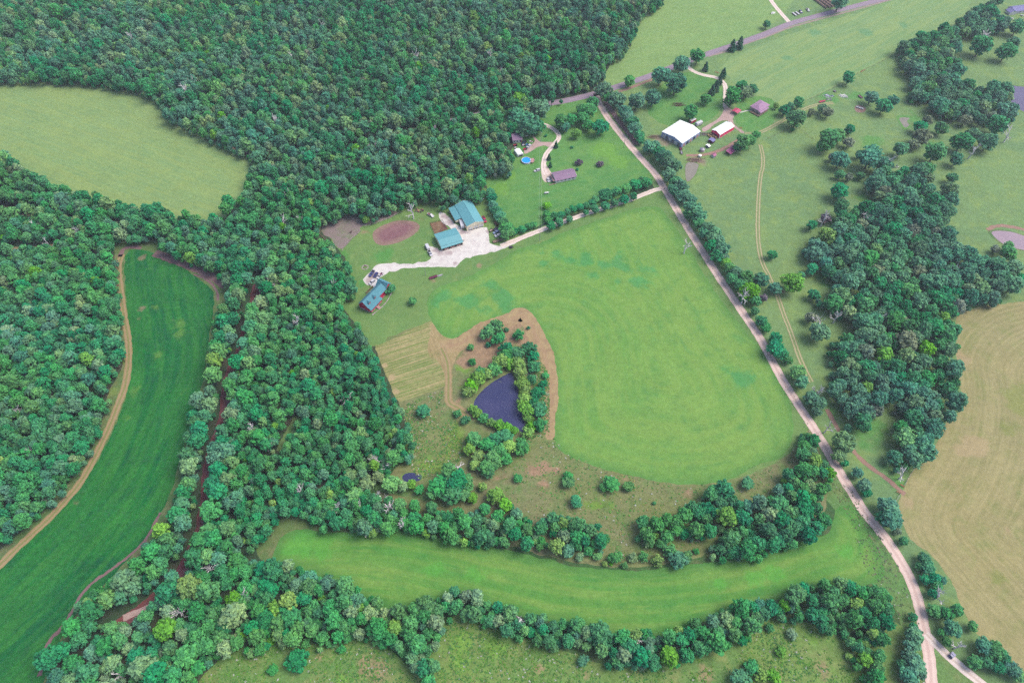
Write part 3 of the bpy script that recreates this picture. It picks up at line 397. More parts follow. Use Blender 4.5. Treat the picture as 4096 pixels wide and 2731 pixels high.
X['whiteroof'] = seam_mat('white_metal_roof', col(255, 255, 250, 1.7)); X['red'] = seam_mat('crimson_siding', col(206, 24, 84, 1.8), .6); X['barnred'] = seam_mat('barn_red_siding', col(240, 20, 100, 1.5), .6); X['redroof'] = seam_mat('red_metal_roof', col(226, 84, 124), .5)
X['magenta'] = seam_mat('magenta_metal_roof', col(186, 82, 140), .5); X['cream'] = seam_mat('cream_siding', col(250, 236, 206, 1.7), .6); X['white'] = plain('white_paint', col(250, 246, 244, 2.2), .6)
X['bluegrey'] = seam_mat('bluegrey_siding', col(158, 174, 220, 1.7), .6); X['stone'] = plain('pale_stone', col(222, 204, 200), .9, .2, 0, .25, 2.5); X['dark'] = plain('dark_gap', (.02, .018, .022, 1), .8)
X['wood'] = plain('weathered_wood', col(176, 150, 128), .9, .1, 0, .25, 2); X['pinkwood'] = plain('pink_deck_boards', col(222, 172, 168), .8, .2, 0, .12, 2); X['glass'] = plain('window_glass', (.03, .04, .07, 1), .12, .6)
X['tyre'] = plain('tyre_rubber', (.02, .02, .022, 1), .8); X['chrome'] = plain('bright_metal', (.6, .6, .62, 1), .3, .5, .8); X['rust'] = plain('rusty_steel', col(120, 74, 70), .8, .2, 0, .3, 2); X['steel'] = plain('grey_steel', col(176, 170, 182), .5, .4, .3)
X['hay'] = plain('hay', col(214, 178, 140), .95, .05, 0, .25, 3); X['hay2'] = plain('old_hay', col(196, 164, 150), .95, .05, 0, .25, 3); X['pole'] = plain('pole_wood', col(196, 192, 184), .9); X['wire'] = plain('wire', col(205, 215, 205), .6)
X['poolw'] = water_mat('pool_water', (.0, .19, .55, 1), (.0, .21, .58, 1), .1); X['gatered'] = plain('gate_red', col(230, 90, 80), .6); X['green'] = plain('implement_green', col(40, 140, 100), .6); X['brush'] = plain('brush_wood', col(150, 116, 112), .95)
def paint(n, r, g, b): X[n] = plain('paint_' + n, col(r, g, b), .35, .5, 0, .05); return n
for a in (('p_white', 246, 242, 246), ('p_blue', 86, 92, 160), ('p_navy', 70, 62, 128), ('p_red', 226, 30, 84), ('p_tan', 226, 200, 170), ('p_silver', 168, 186, 220), ('p_cyan', 60, 150, 220), ('p_maroon', 128, 40, 80), ('p_black', 46, 40, 66), ('p_rust', 160, 96, 96)): paint(*a)
def frame(o, p0, p1, z=0, s=5.8725):
    a, b = Z(o, p0, z, s), Z(o, p1, z, s); return a, math.atan2(b[1] - a[1], b[0] - a[0]), math.hypot(b[0] - a[0], b[1] - a[1])
def thing(name, label, cat, fr, group=None):
    e = empty(name, (fr[0][0], fr[0][1], 0), fr[1]); return tag(e, label, cat, group)
def slab(x0, x1, y0, z0, y1, z1, th=.16, m=None): m = m or MB(); return m.prism([(y0, z0), (y1, z1), (y1, z1 + th), (y0, z0 + th)], x0, x1)
def swapxy(m): m.v = [(y, x, z) for x, y, z in m.v]; return m
def gable(e, x0, x1, y0, y1, hw, hr, wall, roof, yr=None, oh=.45, base=0, sw=False, tag_='', trim=None):
    """walls with gable ends and a two-slope roof; sw runs the ridge across instead of along"""
    yr = (y0 + y1) / 2 if yr is None else yr
    f = swapxy if sw else (lambda m: m)
    w = f(MB().prism([(y0, base), (y1, base), (y1, hw), (yr, hr), (y0, hw)], x0, x1)).build('wall', wall, e)
    k0 = (hr - hw) / (yr - y0); k1 = (hr - hw) / (y1 - yr)
    f(slab(x0 - oh, x1 + oh, y0 - oh, hw - k0 * oh + .02, yr, hr + .02)).build('roof', roof, e); r2 = f(slab(x0 - oh, x1 + oh, yr, hr + .02, y1 + oh, hw - k1 * oh + .02)).build('roof', roof, e)
    f(MB().box(x0 - oh - .02, x1 + oh + .02, yr - .18, yr + .18, hr + .1, hr + .24)).build('ridge_cap', roof, e)
    if trim:
        for xx in (x0 - oh - .06, x1 + oh): f(slab(xx, xx + .06, y0 - oh, hw - k0 * oh - .12, yr, hr - .12, .32)).build('fascia', trim, e); f(slab(xx, xx + .06, yr, hr - .12, y1 + oh, hw - k1 * oh - .12, .32)).build('fascia', trim, e)
    return w
def panel(e, name, mat, x0, x1, y0, y1, z0, z1): return MB().box(x0, x1, y0, y1, z0, z1).build(name, mat, e)
def window(e, x0, x1, y0, y1, z0, z1, thin='y'):
    w = MB().box(x0, x1, y0, y1, z0, z1).build('window', X['white'], e); d = .02
    if thin == 'y': MB().box(x0 + .1, x1 - .1, y0 - d, y1 + d, z0 + .1, z1 - .1).build('pane', X['glass'], w)
    else: MB().box(x0 - d, x1 + d, y0 + .1, y1 - .1, z0 + .1, z1 - .1).build('pane', X['glass'], w)
# ---- red house with slate-blue roof
fr = frame(A, (480, 1395), (730, 1130), 4.3); e = thing('farmhouse', 'red farmhouse with slate-blue roof, two dormers and a porch by the wood', 'house', fr)
gable(e, .25, 11.2, 1.9, 9.6, 4.1, 7.7, X['red'], X['slate'], 5.7, .25, 1.0)
panel(e, 'foundation', X['stone'], .1, 11.3, 1.75, 9.7, 0, 1.0)
slab(.1, 11.65, -.35, 3.15, 1.5, 4.05).build('porch_roof', X['slate'], e); panel(e, 'porch_floor', X['pinkwood'], .5, 11.2, 0, 1.8, .85, 1.0)
for k in range(6): panel(e, 'porch_post', X['red'], .6 + k * 2.05, .78 + k * 2.05, .02, .2, 1.0, 3.2)
panel(e, 'railing', X['red'], .5, 5.2, .0, .1, 1.5, 1.9); panel(e, 'railing', X['red'], 7.4, 11.2, .0, .1, 1.5, 1.9)
for k in range(4): panel(e, 'step', X['pinkwood'], 5.3, 7.3, -.5 - k * .55, .0 - k * .55, .05, .85 - k * .2)
for xd in (3.1, 8.4):
    d = MB().box(xd - .75, xd + .75, 2.6, 4.6, 4.7, 6.3).build('dormer', X['red'], e)
    for sg in (-1, 1):
        m = MB(); m.add([(xd, 2.3, 7.15), (xd, 5.3, 7.15), (xd + sg * 1.05, 4.4, 6.2), (xd + sg * 1.05, 2.3, 6.2), (xd, 2.3, 7.25), (xd, 5.3, 7.25), (xd + sg * 1.05, 4.4, 6.3), (xd + sg * 1.05, 2.3, 6.3)], [(0, 1, 2, 3), (4, 5, 6, 7), (0, 1, 5, 4), (1, 2, 6, 5), (2, 3, 7, 6), (3, 0, 4, 7)]); m.build('dormer_roof', X['slate'], d)
    window(d, xd - .45, xd + .45, 2.52, 2.6, 5.0, 6.1)
for k in range(4): window(e, 1.2 + k * 2.6, 2.2 + k * 2.6, 1.82, 1.9, 1.6, 3.0)
for k in range(3): window(e, .03, .09, 2.8 + k * 2, 3.8 + k * 2, .2, .9, 'x')
gable(e, 11.25, 19.0, 2.6, 9.6, 3.9, 6.6, X['red'], X['slate'], 6.1, .4, .3); panel(e, 'railing', X['red'], 11.6, 18.4, 1.6, 1.7, 1.2, 1.8); panel(e, 'deck', X['wood'], 11.4, 18.6, 1.5, 2.55, .5, .75)
gable(e, 2.4, 10.2, 18.9, 24.4, 3.9, 6.3, X['red'], X['slate'], 21.5, .2, 0, True); window(e, 20.6, 21.4, 2.32, 2.39, 2.2, 3.4)
panel(e, 'garage_door', X['white'], 19.6, 23.8, 10.2, 10.28, .1, 2.4); panel(e, 'patio', X['stone'], 12, 19, 9.7, 12.6, 0, .12); panel(e, 'concrete_pad', X['white'], 18.6, 25.0, 10.4, 15.5, 0, .1)
q = panel(e, 'lattice_fence', X['wood'], 11.5, 18.7, 13.2, 13.35, .1, 1.5)
for k in range(12): panel(q, 'slat', X['dark'], 11.7 + k * .58, 11.95 + k * .58, 13.18, 13.37, .35, 1.3)
for k in range(3): MB().tube((10.2 + k * .3 - .3, 7.5, 6.2), (10.2 + k * .3 - .3, 7.5, 6.75), .09).build('vent_pipe', X['white'], e)
rr = random.Random(2)
def rock(name, x, y, r, z=0, mat=None, label=None, group=None, parent=None):
    m = MB(); n = 7; ph = rr.uniform(0, 6)
    for lv, (zz, k) in enumerate(((0, 1), (.45, .92), (.8, .5))):
        m.v += [(x + math.cos(ph + i * 6.28 / n) * r * k * rr.uniform(.8, 1.2), y + math.sin(ph + i * 6.28 / n) * r * k * rr.uniform(.8, 1.2), z + zz * r) for i in range(n)]
    for lv in range(2): m.f += [(lv * n + i, lv * n + (i + 1) % n, lv * n + n + (i + 1) % n, lv * n + n + i) for i in range(n)]
    m.f.append(tuple(range(2 * n, 3 * n))); o = m.build(name, mat or X['stone'], parent)
    if label: tag(o, label, 'rock', group)
    return o
bed = thing('stone_edging', 'curved line of pale stones edging the flower bed of the red house', 'stone edging', fr)
for k in range(26):
    t = k / 25; rock('stone', -0.2 + t * 21, -.9 - 1.2 * math.sin(t * 3.1) + (2.2 if t > .6 else 0) * (t - .6), rr.uniform(.28, .5), 0, None, None, None, bed)
# ---- large barn
fr = frame(B, (1275, 740), (1665, 625), 4.5); e = thing('machine_barn', 'large barn with pale teal metal roof and cream front, lean-to on its left', 'barn', fr)
gable(e, 0.1, 23.8, .1, 12.5, 4.4, 6.3, X['cream'], X['teal'], 6.3, .15, 0, True, trim=X['cream'])
slab(-4.9, .25, 10.0, 0, 24.0, 0).v
m = MB(); m.add([(-4.8, 10.0, 3.1), (.1, 10.0, 4.1), (.1, 24.0, 4.1), (-4.8, 24.0, 3.1), (-4.8, 10.0, 3.24), (.1, 10.0, 4.24), (.1, 24.0, 4.24), (-4.8, 24.0, 3.24)], [(0, 1, 2, 3), (4, 5, 6, 7), (0, 1, 5, 4), (1, 2, 6, 5), (2, 3, 7, 6), (3, 0, 4, 7)]); m.build('lean_to_roof', X['teal'], e)
panel(e, 'lean_to_front', X['cream'], -4.6, .2, 10.2, 10.3, 1.2, 3.0); panel(e, 'lean_to_wall', X['wood'], -4.6, -4.5, 10.4, 23.8, 0, 2.9)
for k in range(3): panel(e, 'door', X['white'], 1.2 + k * 3.9, 4.2 + k * 3.9, .02, .09, .05, 2.7)
panel(e, 'trim_band', X['stone'], .15, 12.45, .03, .09, 2.95, 3.1); panel(e, 'awning_gap', X['dark'], 1.0, 12.0, .0, .015, 0, .5)
# ---- stable barn
fr = frame(B, (690, 1260), (1185, 1105), 2.6); e = thing('stable_barn', 'smaller barn with pale teal metal roof and open stall front', 'barn', fr)
gable(e, .2, 15.2, 1.8, 14.3, 3.1, 4.6, X['cream'], X['teal'], 6.8, .4, 0)
slab(-.3, 15.6, -.2, 2.45, 1.6, 3.0).build('stall_roof', X['teal'], e); panel(e, 'gutter', X['dark'], -.3, 15.6, 1.42, 1.6, 3.05, 3.2)
for k in range(11): panel(e, 'stall_post', X['wood'], .2 + k * 1.48, .4 + k * 1.48, .1, .3, 0, 2.55)
for k in range(10): panel(e, 'stall_gate', X['pinkwood'] if k % 3 else X['dark'], .45 + k * 1.48, 1.62 + k * 1.48, .12, .24, .2, 1.4)
panel(e, 'stall_back', X['dark'], .25, 15.1, 1.6, 1.78, 0, 2.6); panel(e, 'side_shed', X['white'], 15.3, 17.2, 2.8, 5.2, 0, 2.0)
# ---- cottage
fr = frame(C, (300, 490), (520, 465), 3); e = thing('cottage', 'small white cottage with mauve roof at the wood edge', 'house', fr)
gable(e, .3, 7.6, .6, 9.2, 2.9, 4.5, X['white'], X['mauve'], 6.2, .4); panel(e, 'side_porch', X['p_black'], -1.0, .25, 1, 8, 0, 1.9)
for k in range(3): window(e, .9 + k * 2.3, 2.2 + k * 2.3, .5, .6, .9, 2.2)
panel(e, 'door', X['p_red'], 6.7, 7.4, .5, .6, 0, 2.0); MB().tube((4.5, 6.2, 4.4), (4.5, 6.2, 5.1), .25).build('vent', X['white'], e)
fr = frame(C, (420, 830), (555, 790), 2.2); e = thing('carport_shed', 'white rounded-roof shed beside the pool', 'shed', fr)
prof = [(0, 0)] + [(2.45 - 2.45 * math.cos(t * math.pi / 8), 1.9 + .9 * math.sin(t * math.pi / 8)) for t in range(9)] + [(4.9, 0)]
swapxy(MB().prism(prof, 0.2, 7.2)).build('shell', X['whiteroof'], e); panel(e, 'front_panel', X['steel'], .3, 4.6, .1, .18, .1, 1.7); panel(e, 'door_gap', X['dark'], 1.2, 3.4, .07, .15, .15, 1.5)
# ---- pool
c = Z(C, (618, 950), 1.0); R0 = 3.6
e = empty('swimming_pool', (c[0], c[1], 0)); tag(e, 'round above-ground pool of bright blue water with pink deck', 'pool')
m = MB(); n = 40
for r_, z_ in ((R0 + .12, 0), (R0 + .12, 1.25), (R0 + .2, 1.25), (R0 + .2, 1.33), (R0 - .12, 1.33), (R0 - .12, .9)): m.v += [(math.cos(i * 2 * math.pi / n) * r_, math.sin(i * 2 * math.pi / n) * r_, z_) for i in range(n)]
for lv in range(5): m.f += [(lv * n + i, lv * n + (i + 1) % n, lv * n + n + (i + 1) % n, lv * n + n + i) for i in range(n)]
m.build('pool_wall', X['white'], e); MB().add([(math.cos(i * 2 * math.pi / n) * (R0 - .1), math.sin(i * 2 * math.pi / n) * (R0 - .1), 1.08) for i in range(n)], [tuple(range(n))]).build('water', X['poolw'], e)
fan = [(3.2, -2.2), (4.6, -3.2), (6.0, -1.6), (6.3, .4), (5.6, 2.4), (4.2, 2.2), (3.3, 1.2)]; k = len(fan)
m = MB(); m.add([(x, y, 1.15) for x, y in fan] + [(x, y, 1.35) for x, y in fan], [tuple(range(k - 1, -1, -1)), tuple(range(k, 2 * k))] + [(i, (i + 1) % k, k + (i + 1) % k, k + i) for i in range(k)]); m.build('deck', X['pinkwood'], e)
for x, y in fan[1:5]: MB().tube((x * .95, y * .95, 0), (x * .95, y * .95, 2.1), .07).build('deck_post', X['wood'], e)
panel(e, 'ladder', X['white'], 2.9, 3.6, -.5, .3, 1.36, 1.5)
# ---- long house
fr = frame(C, (1310, 1430), (1795, 1325), 2.8); e = thing('long_house', 'long low house with mauve roof beside the curving drive', 'house', fr)
gable(e, .3, 16.2, .5, 9.7, 2.6, 4.7, X['white'], X['mauve'], 4.9, .5, 0, trim=X['white'])
panel(e, 'carport_roof', X['pinkwood'], -1.6, -.3, .6, 9.4, 2.2, 2.35); panel(e, 'retaining_wall', X['pinkwood'], -5.2, .2, -.2, .1, 0, .5)
for k in range(5): window(e, 1.4 + k * 3, 2.6 + k * 3, .42, .5, 1.0, 2.1)
panel(e, 'porch', X['wood'], 16.3, 18.0, 3, 8.5, 0, .6); panel(e, 'porch_rail', X['white'], 17.8, 17.95, 2.6, 8.8, .6, 1.5)
for (x, y) in ((10.2, 3.0), (11.6, 2.4), (10.8, 2.2)): MB().tube((x, y, 3.2), (x, y, 4.1), .22).build('vent', X['white'], e)
# ---- white barn
fr = frame(D, (755, 1030), (1185, 745), 4.5); e = thing('white_barn', 'big barn with brilliant white roof and blue-grey walls at the east farm', 'barn', fr)
gable(e, .6, 23, .3, 20.4, 4.4, 6.1, X['bluegrey'], X['whiteroof'], 8.2, .2)
for k in range(6): panel(e, 'door', X['white'] if k % 2 else X['steel'], .5, .58, 2 + k * 2.9, 4.4 + k * 2.9, .1, 3.3)
for k in range(5): panel(e, 'stall_opening', X['dark'] if k % 2 else X['pinkwood'], 2 + k * 4.2, 5 + k * 4.2, .2, .28, .2, 2.8)
# ---- red barn
fr = frame(D, (1640, 830), (1970, 635), 3.5); e = thing('red_barn', 'crimson barn with brilliant white roof and two small windows', 'barn', fr)
gable(e, .5, 17.9, .12, 8.5, 3.45, 4.9, X['barnred'], X['whiteroof'], 4.2, .12, 0, trim=X['p_maroon'])
for xx in (3.6, 10.6): window(e, xx, xx + 1.1, .04, .11, 1.3, 2.3)
panel(e, 'base_board', X['white'], .6, 17.8, .05, .1, 0, .3); panel(e, 'corner_board', X['white'], .4, 1.0, .03, .5, 0, 3.3)
for k in range(6): panel(e, 'stall_door', X['dark'], .4, .48, 1.4 + k * 1.15, 2.3 + k * 1.15, .1, 1.9)
# ---- carport, porch house, sheds
fr = frame(D, (2065, 320), (2145, 255), 2.2); e = thing('carport', 'small red-roofed carport between the drive and porch house', 'carport', fr)
slab(-.3, 5.6, 0, 2.3, 2.8, 2.75).build('roof', X['redroof'], e); slab(-.3, 5.6, 2.8, 2.75, 5.6, 2.3).build('roof', X['redroof'], e)
for x in (0, 5.2):
    for y in (.2, 5.2): MB().tube((x, y, 0), (x, y, 2.35), .1).build('post', X['white'], e)
fr = frame(E_, (620, 500), (760, 410), 3.6, S2); e = thing('porch_house', 'white-walled house with mauve hipped roof and wrap-around porch', 'house', fr)
panel(e, 'porch_floor', X['wood'], -.6, 12, -1.6, 7.4, .55, .8); panel(e, 'porch_skirt', X['p_maroon'], -.5, 11.9, -1.5, 7.3, 0, .55); panel(e, 'wall', X['stone'], 2.4, 14.8, .9, 9.2, .8, 3.4)
zt, ze = 5.4, 3.5; m = MB(); m.add([(1.6, -.1, ze), (15.6, -.1, ze), (15.6, 9.9, ze), (1.6, 9.9, ze), (5.8, 4.9, zt), (11.4, 4.9, zt), (1.6, -.1, ze - .15), (15.6, -.1, ze - .15), (15.6, 9.9, ze - .15), (1.6, 9.9, ze - .15)], [(0, 1, 5, 4), (1, 2, 5), (2, 3, 4, 5), (3, 0, 4), (6, 7, 8, 9), (0, 1, 7, 6), (1, 2, 8, 7), (2, 3, 9, 8), (3, 0, 6, 9)]); m.build('roof', X['mauve2'], e)
for k in range(6): MB().tube((-.3 + k * 2.3, -1.3, .8), (-.3 + k * 2.3, -1.3, 2.9), .09).build('porch_post', X['white'], e)
slab(1.2, 12.4, -1.7, 2.75, .85, 3.3).build('porch_roof', X['mauve2'], e)
for k in range(3): window(e, 3.4 + k * 3.6, 4.6 + k * 3.6, .82, .9, 1.4, 2.9)
window(e, 2.32, 2.4, 3, 4.2, 1.4, 2.9, 'x')
a, b = Z(D, (2110, 300)), Z(E_, (540, 470), 0, S2)
ribbon('walkway', None, 1.1, .05, GM['lot'], 'pale concrete walk from carport to porch house', 'walkway', 0, world=[a, ((a[0] + b[0]) / 2, (a[1] + b[1]) / 2 + .6), b], it=2)
def shed(name, label, o, p0, p1, W, hw, hr, wall, roof, s=5.8725, door=True, z=None, cat='shed'):
    fr = frame(o, p0, p1, hw if z is None else z, s); e = thing(name, label, cat, fr); L = fr[2]
    gable(e, .1, L - .1, .1, W - .1, hw, hr, wall, roof, None, .22)
    if door: panel(e, 'door', X['dark'], L * .35, L * .65, .02, .09, 0, min(1.9, hw * .85))
    return e
shed('lavender_shed', 'lavender-roofed shed in front of the hay bales', D, (1480, 990), (1545, 940), 4.3, 2.0, 2.5, X['p_maroon'], X['lav'])
shed('white_shed', 'small white-topped shed below the lavender-roofed shed', D, (1385, 1105), (1425, 1080), 3.2, 1.5, 1.9, X['p_navy'], X['whiteroof'])
shed('small_shed', 'tiny white hut near the brush by the tan pond', D, (1185, 1330), (1215, 1305), 2.0, 1.2, 1.6, X['white'], X['whiteroof'])
shed('red_coop', 'little pink-red roofed coop below the farm lane', D, (1510, 1330), (1570, 1290), 3.0, 1.6, 2.4, X['white'], X['magenta'])
fr = frame(D, (1900, 1275), (1985, 1235), 2.0); e = thing('open_shed', 'long open-sided red-roofed shed half under trees', 'shed', (fr[0], R(48), 0)); slab(-.3, 10, -.2, 2.0, 4.6, 2.9).build('roof', X['magenta'], e); panel(e, 'back_wall', X['p_maroon'], 0, 9.8, 4.3, 4.4, 0, 2.7)
for k in range(6): MB().tube((.1 + k * 1.9, .1, 0), (.1 + k * 1.9, .1, 2.05), .09).build('post', X['white'], e)
c = Z(D, (1225, 1180), 1); e = empty('grain_bin', (c[0], c[1], 0)); tag(e, 'round pale grain bin with conical top among the sheds', 'grain bin')
MB().tube((0, 0, 0), (0, 0, 2.2), 1.9, 1.9, 16).build('wall', X['stone'], e); MB().tube((0, 0, 2.2), (0, 0, 3.0), 2.0, .25, 16).build('roof', X['steel'], e)
# ---- northeast house
fr = frame((3990, 0), (760, 530), (1150, 480), 2.6, 11.2); e = thing('corner_house', 'white house with lavender roof in the top right corner', 'house', fr)
gable(e, .2, 20, .3, 9.5, 2.6, 4.8, X['white'], X['lav'], None, .5); gable(e, -.8, 5, -5, 2.4, 2.5, 4.2, X['white'], X['lav'], None, .4, 0, True)
for k in range(3): window(e, 6.5 + k * 4, 8 + k * 4, .2, .29, 1, 2.1)
def tank(name, label, c, L, r, mat, rz=0, group=None, cat='tank'):
    e = empty(name, (c[0], c[1], 0), rz); tag(e, label, cat, group); m = MB(); m.tube((-L / 2, 0, r + .35), (L / 2, 0, r + .35), r, r, 12)
    for s in (-1, 1): m.tube((s * L / 2, 0, r + .35), (s * (L / 2 + r * .6), 0, r + .35), r, r * .35, 12)
    m.build('vessel', mat, e); MB().tube((0, 0, r * 2 + .3), (0, 0, r * 2 + .6), .18).build('valve_cap', mat, e)
    for s in (-1, 1): MB().box(s * L * .3 - .1, s * L * .3 + .1, -r * .7, r * .7, 0, .5).build('foot', X['steel'], e)
tank('propane_tank', 'white propane tank on the lawn below the long house', Z(H_, (792, 240), .8, S2), 3.0, .6, X['white'], R(12))
tank('propane_tank', 'white propane tank at the frame edge below the corner house', Z((3990, 0), (625, 845), .6, 11.2), 2.4, .6, X['white'], R(-40)); tank('propane_tank', 'white tank right of the other tank below the corner house', Z((3990, 0), (1085, 705), .6, 11.2), 2.4, .6, X['white'], R(-30))
tank('rusty_tank', 'rust-brown cylinder tank lying by the hedge', Z(B, (1958, 680), .8), 3.4, .7, X['rust'], R(118)); tank('white_tank', 'white tank behind the large teal barn', Z(B, (1092, 148), .8), 1.8, .75, X['white'], R(20))
# ---- vehicles (x forward)
def car(name, label, kind, mat, front, rear, group=None, o=None, s=5.8725, cat='car', bedmat=None, L=None):
    a, b = Z(o, front, .7, s), Z(o, rear, .7, s); e = empty(name, ((a[0] + b[0]) / 2, (a[1] + b[1]) / 2, 0), math.atan2(a[1] - b[1], a[0] - b[0])); tag(e, label, cat, group)
    L = L or {'pickup': 5.7, 'car': 4.7, 'suv': 4.9}[kind]; W = 1.9; h = L / 2; P = X[mat]
    body = swapxy(MB().prism([(-h, .45), (-h + .15, .3), (h - .2, .3), (h, .5), (h - .05, .82), (h - 1.3, .98), (-h + .05, .98), (-h, .8)], -W / 2, W / 2)) if kind != 'pickup' else swapxy(MB().prism([(-h, .45), (-h + .15, .35), (h - .2, .35), (h, .55), (h - .05, .95), (h - 1.2, 1.08), (-.25, 1.08), (-.25, .7), (-h, .7)], -W / 2, W / 2))
    body.build('body', P, e)
    c0, c1, zt = {'pickup': (-.2, h - 1.3, 1.72), 'car': (-h + .7, h - 1.25, 1.42), 'suv': (-h + .1, h - 1.3, 1.68)}[kind]
    zb = 1.09 if kind == 'pickup' else .985
    MB().add([(c0, -.86, zb), (c1, -.86, zb), (c1, .86, zb), (c0, .86, zb), (c0 + .25, -.7, zt), (c1 - .75, -.7, zt), (c1 - .75, .7, zt), (c0 + .25, .7, zt)], [(3, 2, 1, 0), (4, 5, 6, 7), (0, 1, 5, 4), (1, 2, 6, 5), (2, 3, 7, 6), (3, 0, 4, 7)]).build('windows', X['glass'], e)
    MB().box(c0 + .2, c1 - .7, -.74, .74, zt + .005, zt + .06, .05, .05).build('cab_roof', P, e)
    if kind == 'pickup':
        q = MB(); q.box(-h, -.26, -.95, -.83, .7, 1.1); q.box(-h, -.26, .83, .95, .7, 1.1); q.box(-h, -h + .1, -.83, .83, .7, 1.1); q.build('bed_sides', P, e); MB().box(-h + .1, -.27, -.83, .83, .705, .74).build('bed_floor', X[bedmat or 'dark'], e)
    for sx in (-1, 1):
        for sy in (-1, 1):
            wl = MB().tube((sx * L * .31, sy * .78, .36), (sx * L * .31, sy * .99, .36), .36, .36, 10).build('wheel', X['tyre'], e); MB().tube((sx * L * .31, sy * .99, .36), (sx * L * .31, sy * 1.0, .36), .2, .2, 8).build('rim', X['chrome'], wl)
    for sy in (-1, 1): MB().box(h - .04, h + .02, sy * .7 - .16, sy * .7 + .16, .6, .76).build('headlight', X['white'], e); MB().box(-h - .02, -h + .03, sy * .78 - .1, sy * .78 + .1, .6, .8).build('tail_light', X['p_red'], e)
    return e
g1 = 'vehicles by the red house'
car('pickup_truck', 'dark blue pickup, leftmost vehicle beside the red house', 'pickup', 'p_blue', (465, 612), (556, 482), g1, A, cat='truck')
car('parked_car', 'dark navy sedan between two trucks beside the red house', 'car', 'p_navy', (572, 632), (632, 530), g1, A)
car('pickup_truck', 'white pickup with maroon bed just above the red house roof', 'pickup', 'p_white', (652, 662), (748, 545), g1, A, cat='truck', bedmat='p_maroon')
car('parked_suv', 'white SUV on the pad beside the house patio', 'suv', 'p_white', (470, 790), (560, 715), g1, A)
car('pickup_truck', 'white pickup with rusty bed parked alone on the grass', 'pickup', 'p_white', (498, 515), (352, 425), None, B, cat='truck', bedmat='p_rust')
car('flatbed_truck', 'bright red truck with dark bed beside the large teal barn', 'pickup', 'p_red', (1728, 660), (1648, 485), None, B, cat='truck', L=6.6, bedmat='p_maroon')
car('parked_car', 'silver-blue car in the row by the hedge', 'car', 'p_silver', (1900, 900), (2030, 838), 'vehicles by the hedge', B)
car('parked_car', 'white car in the row by the hedge', 'car', 'p_white', (1925, 972), (2100, 912), 'vehicles by the hedge', B, L=5.2)
car('pickup_truck', 'white pickup behind a box trailer at the lawn edge', 'pickup', 'p_white', (452, 1432), (378, 1300), None, B, cat='truck')
car('pickup_truck', 'dark pickup among the clutter before the cottage', 'pickup', 'p_black', (530, 560), (590, 510), 'vehicles before the cottage', C, cat='truck')
car('parked_car', 'white hatchback among the clutter before the cottage', 'car', 'p_white', (635, 645), (725, 575), 'vehicles before the cottage', C)
car('parked_suv', 'white SUV parked west of the ranch drive', 'suv', 'p_white', (815, 1198), (930, 1168), 'vehicles at the long house', C)
car('parked_car', 'white car, left of the pair at the long house', 'car', 'p_white', (1155, 1450), (1120, 1365), 'vehicles at the long house', C); car('parked_car', 'white car nearest the long house wall', 'car', 'p_white', (1225, 1420), (1205, 1335), 'vehicles at the long house', C)
car('parked_car', 'blue car in the row beside the paved road', 'car', 'p_navy', (540, 190), (490, 125), 'vehicles by the hay rows', F_, S2, L=5.5); car('pickup_truck', 'white pickup at the end of the row beside the paved road', 'pickup', 'p_white', (635, 165), (585, 105), 'vehicles by the hay rows', F_, S2, cat='truck')
car('small_truck', 'blue buggy parked at the verge of the lower side road', 'suv', 'p_blue', (1700, 1305), (1685, 1318), None, (3072, 2048), 2.296, L=3.2)
def trailer(name, label, kind, mat, front, rear, W=2.2, hgt=2.3, o=None, s=5.8725, group=None, top=None):
    a, b = Z(o, front, 1, s), Z(o, rear, 1, s); L = math.hypot(a[0] - b[0], a[1] - b[1]); e = empty(name, ((a[0] + b[0]) / 2, (a[1] + b[1]) / 2, 0), math.atan2(a[1] - b[1], a[0] - b[0])); tag(e, label, 'trailer', group); h = L / 2
    if kind == 'flat':
        MB().box(-h, h - .9, -W / 2, W / 2, .62, .75).build('deck', X[mat], e)
        for sy in (-1, 1): MB().box(-h, h - .9, sy * W / 2 - .05, sy * W / 2 + .05, .76, .95).build('side_rail', X['rust'], e)
    else:
        m = swapxy(MB().prism([(-h, .5), (h - 1.0, .5), (h - .9, hgt * .7), (h - 1.2, hgt), (-h + .1, hgt), (-h, hgt * .9)], -W / 2, W / 2)); m.build('box', X[mat], e); MB().box(-h + .05, h - 1.2, -W / 2 + .04, W / 2 - .04, hgt + .01, hgt + .09, .1, .15).build('roof', X[top or mat], e); MB().box(-h - .03, -h, -W * .35, W * .35, .7, hgt * .85).build('rear_door', X['steel'], e)
    MB().tube((h - 1, -.5, .6), (h, 0, .55), .06).tube((h - 1, .5, .6), (h, 0, .55), .06).build('tongue', X['rust'], e)
    for sx in (-.35, .35):
        for sy in (-1, 1): MB().tube((-L * .1 + sx, sy * (W / 2 + .02), .33), (-L * .1 + sx, sy * (W / 2 + .22), .33), .33, .33, 10).build('wheel', X['tyre'], e)
trailer('flatbed_trailer', 'long empty brown flatbed trailer beside the white drive', 'flat', 'wood', (1865, 1108), (2165, 1005), 2.3, o=B); trailer('flatbed_trailer', 'dark trailer between tan tractor and hedge', 'flat', 'p_black', (1885, 835), (2010, 762), 2.2, o=B)
trailer('box_trailer', 'white box trailer at the lawn edge by the stable barn', 'box', 'p_white', (390, 1295), (325, 1170), 2.2, 2.2, B); trailer('camper_trailer', 'long white camper tucked beside the large teal barn', 'box', 'p_white', (1190, 800), (1130, 590), 2.6, 2.9, B)
trailer('horse_trailer', 'crimson horse trailer with white roof behind the white barn', 'box', 'p_red', (1085, 462), (940, 530), 2.3, 2.6, D, top='p_white'); trailer('box_trailer', 'white box trailer behind the white barn', 'box', 'p_white', (1060, 600), (1215, 530), 2.5, 2.7, D)
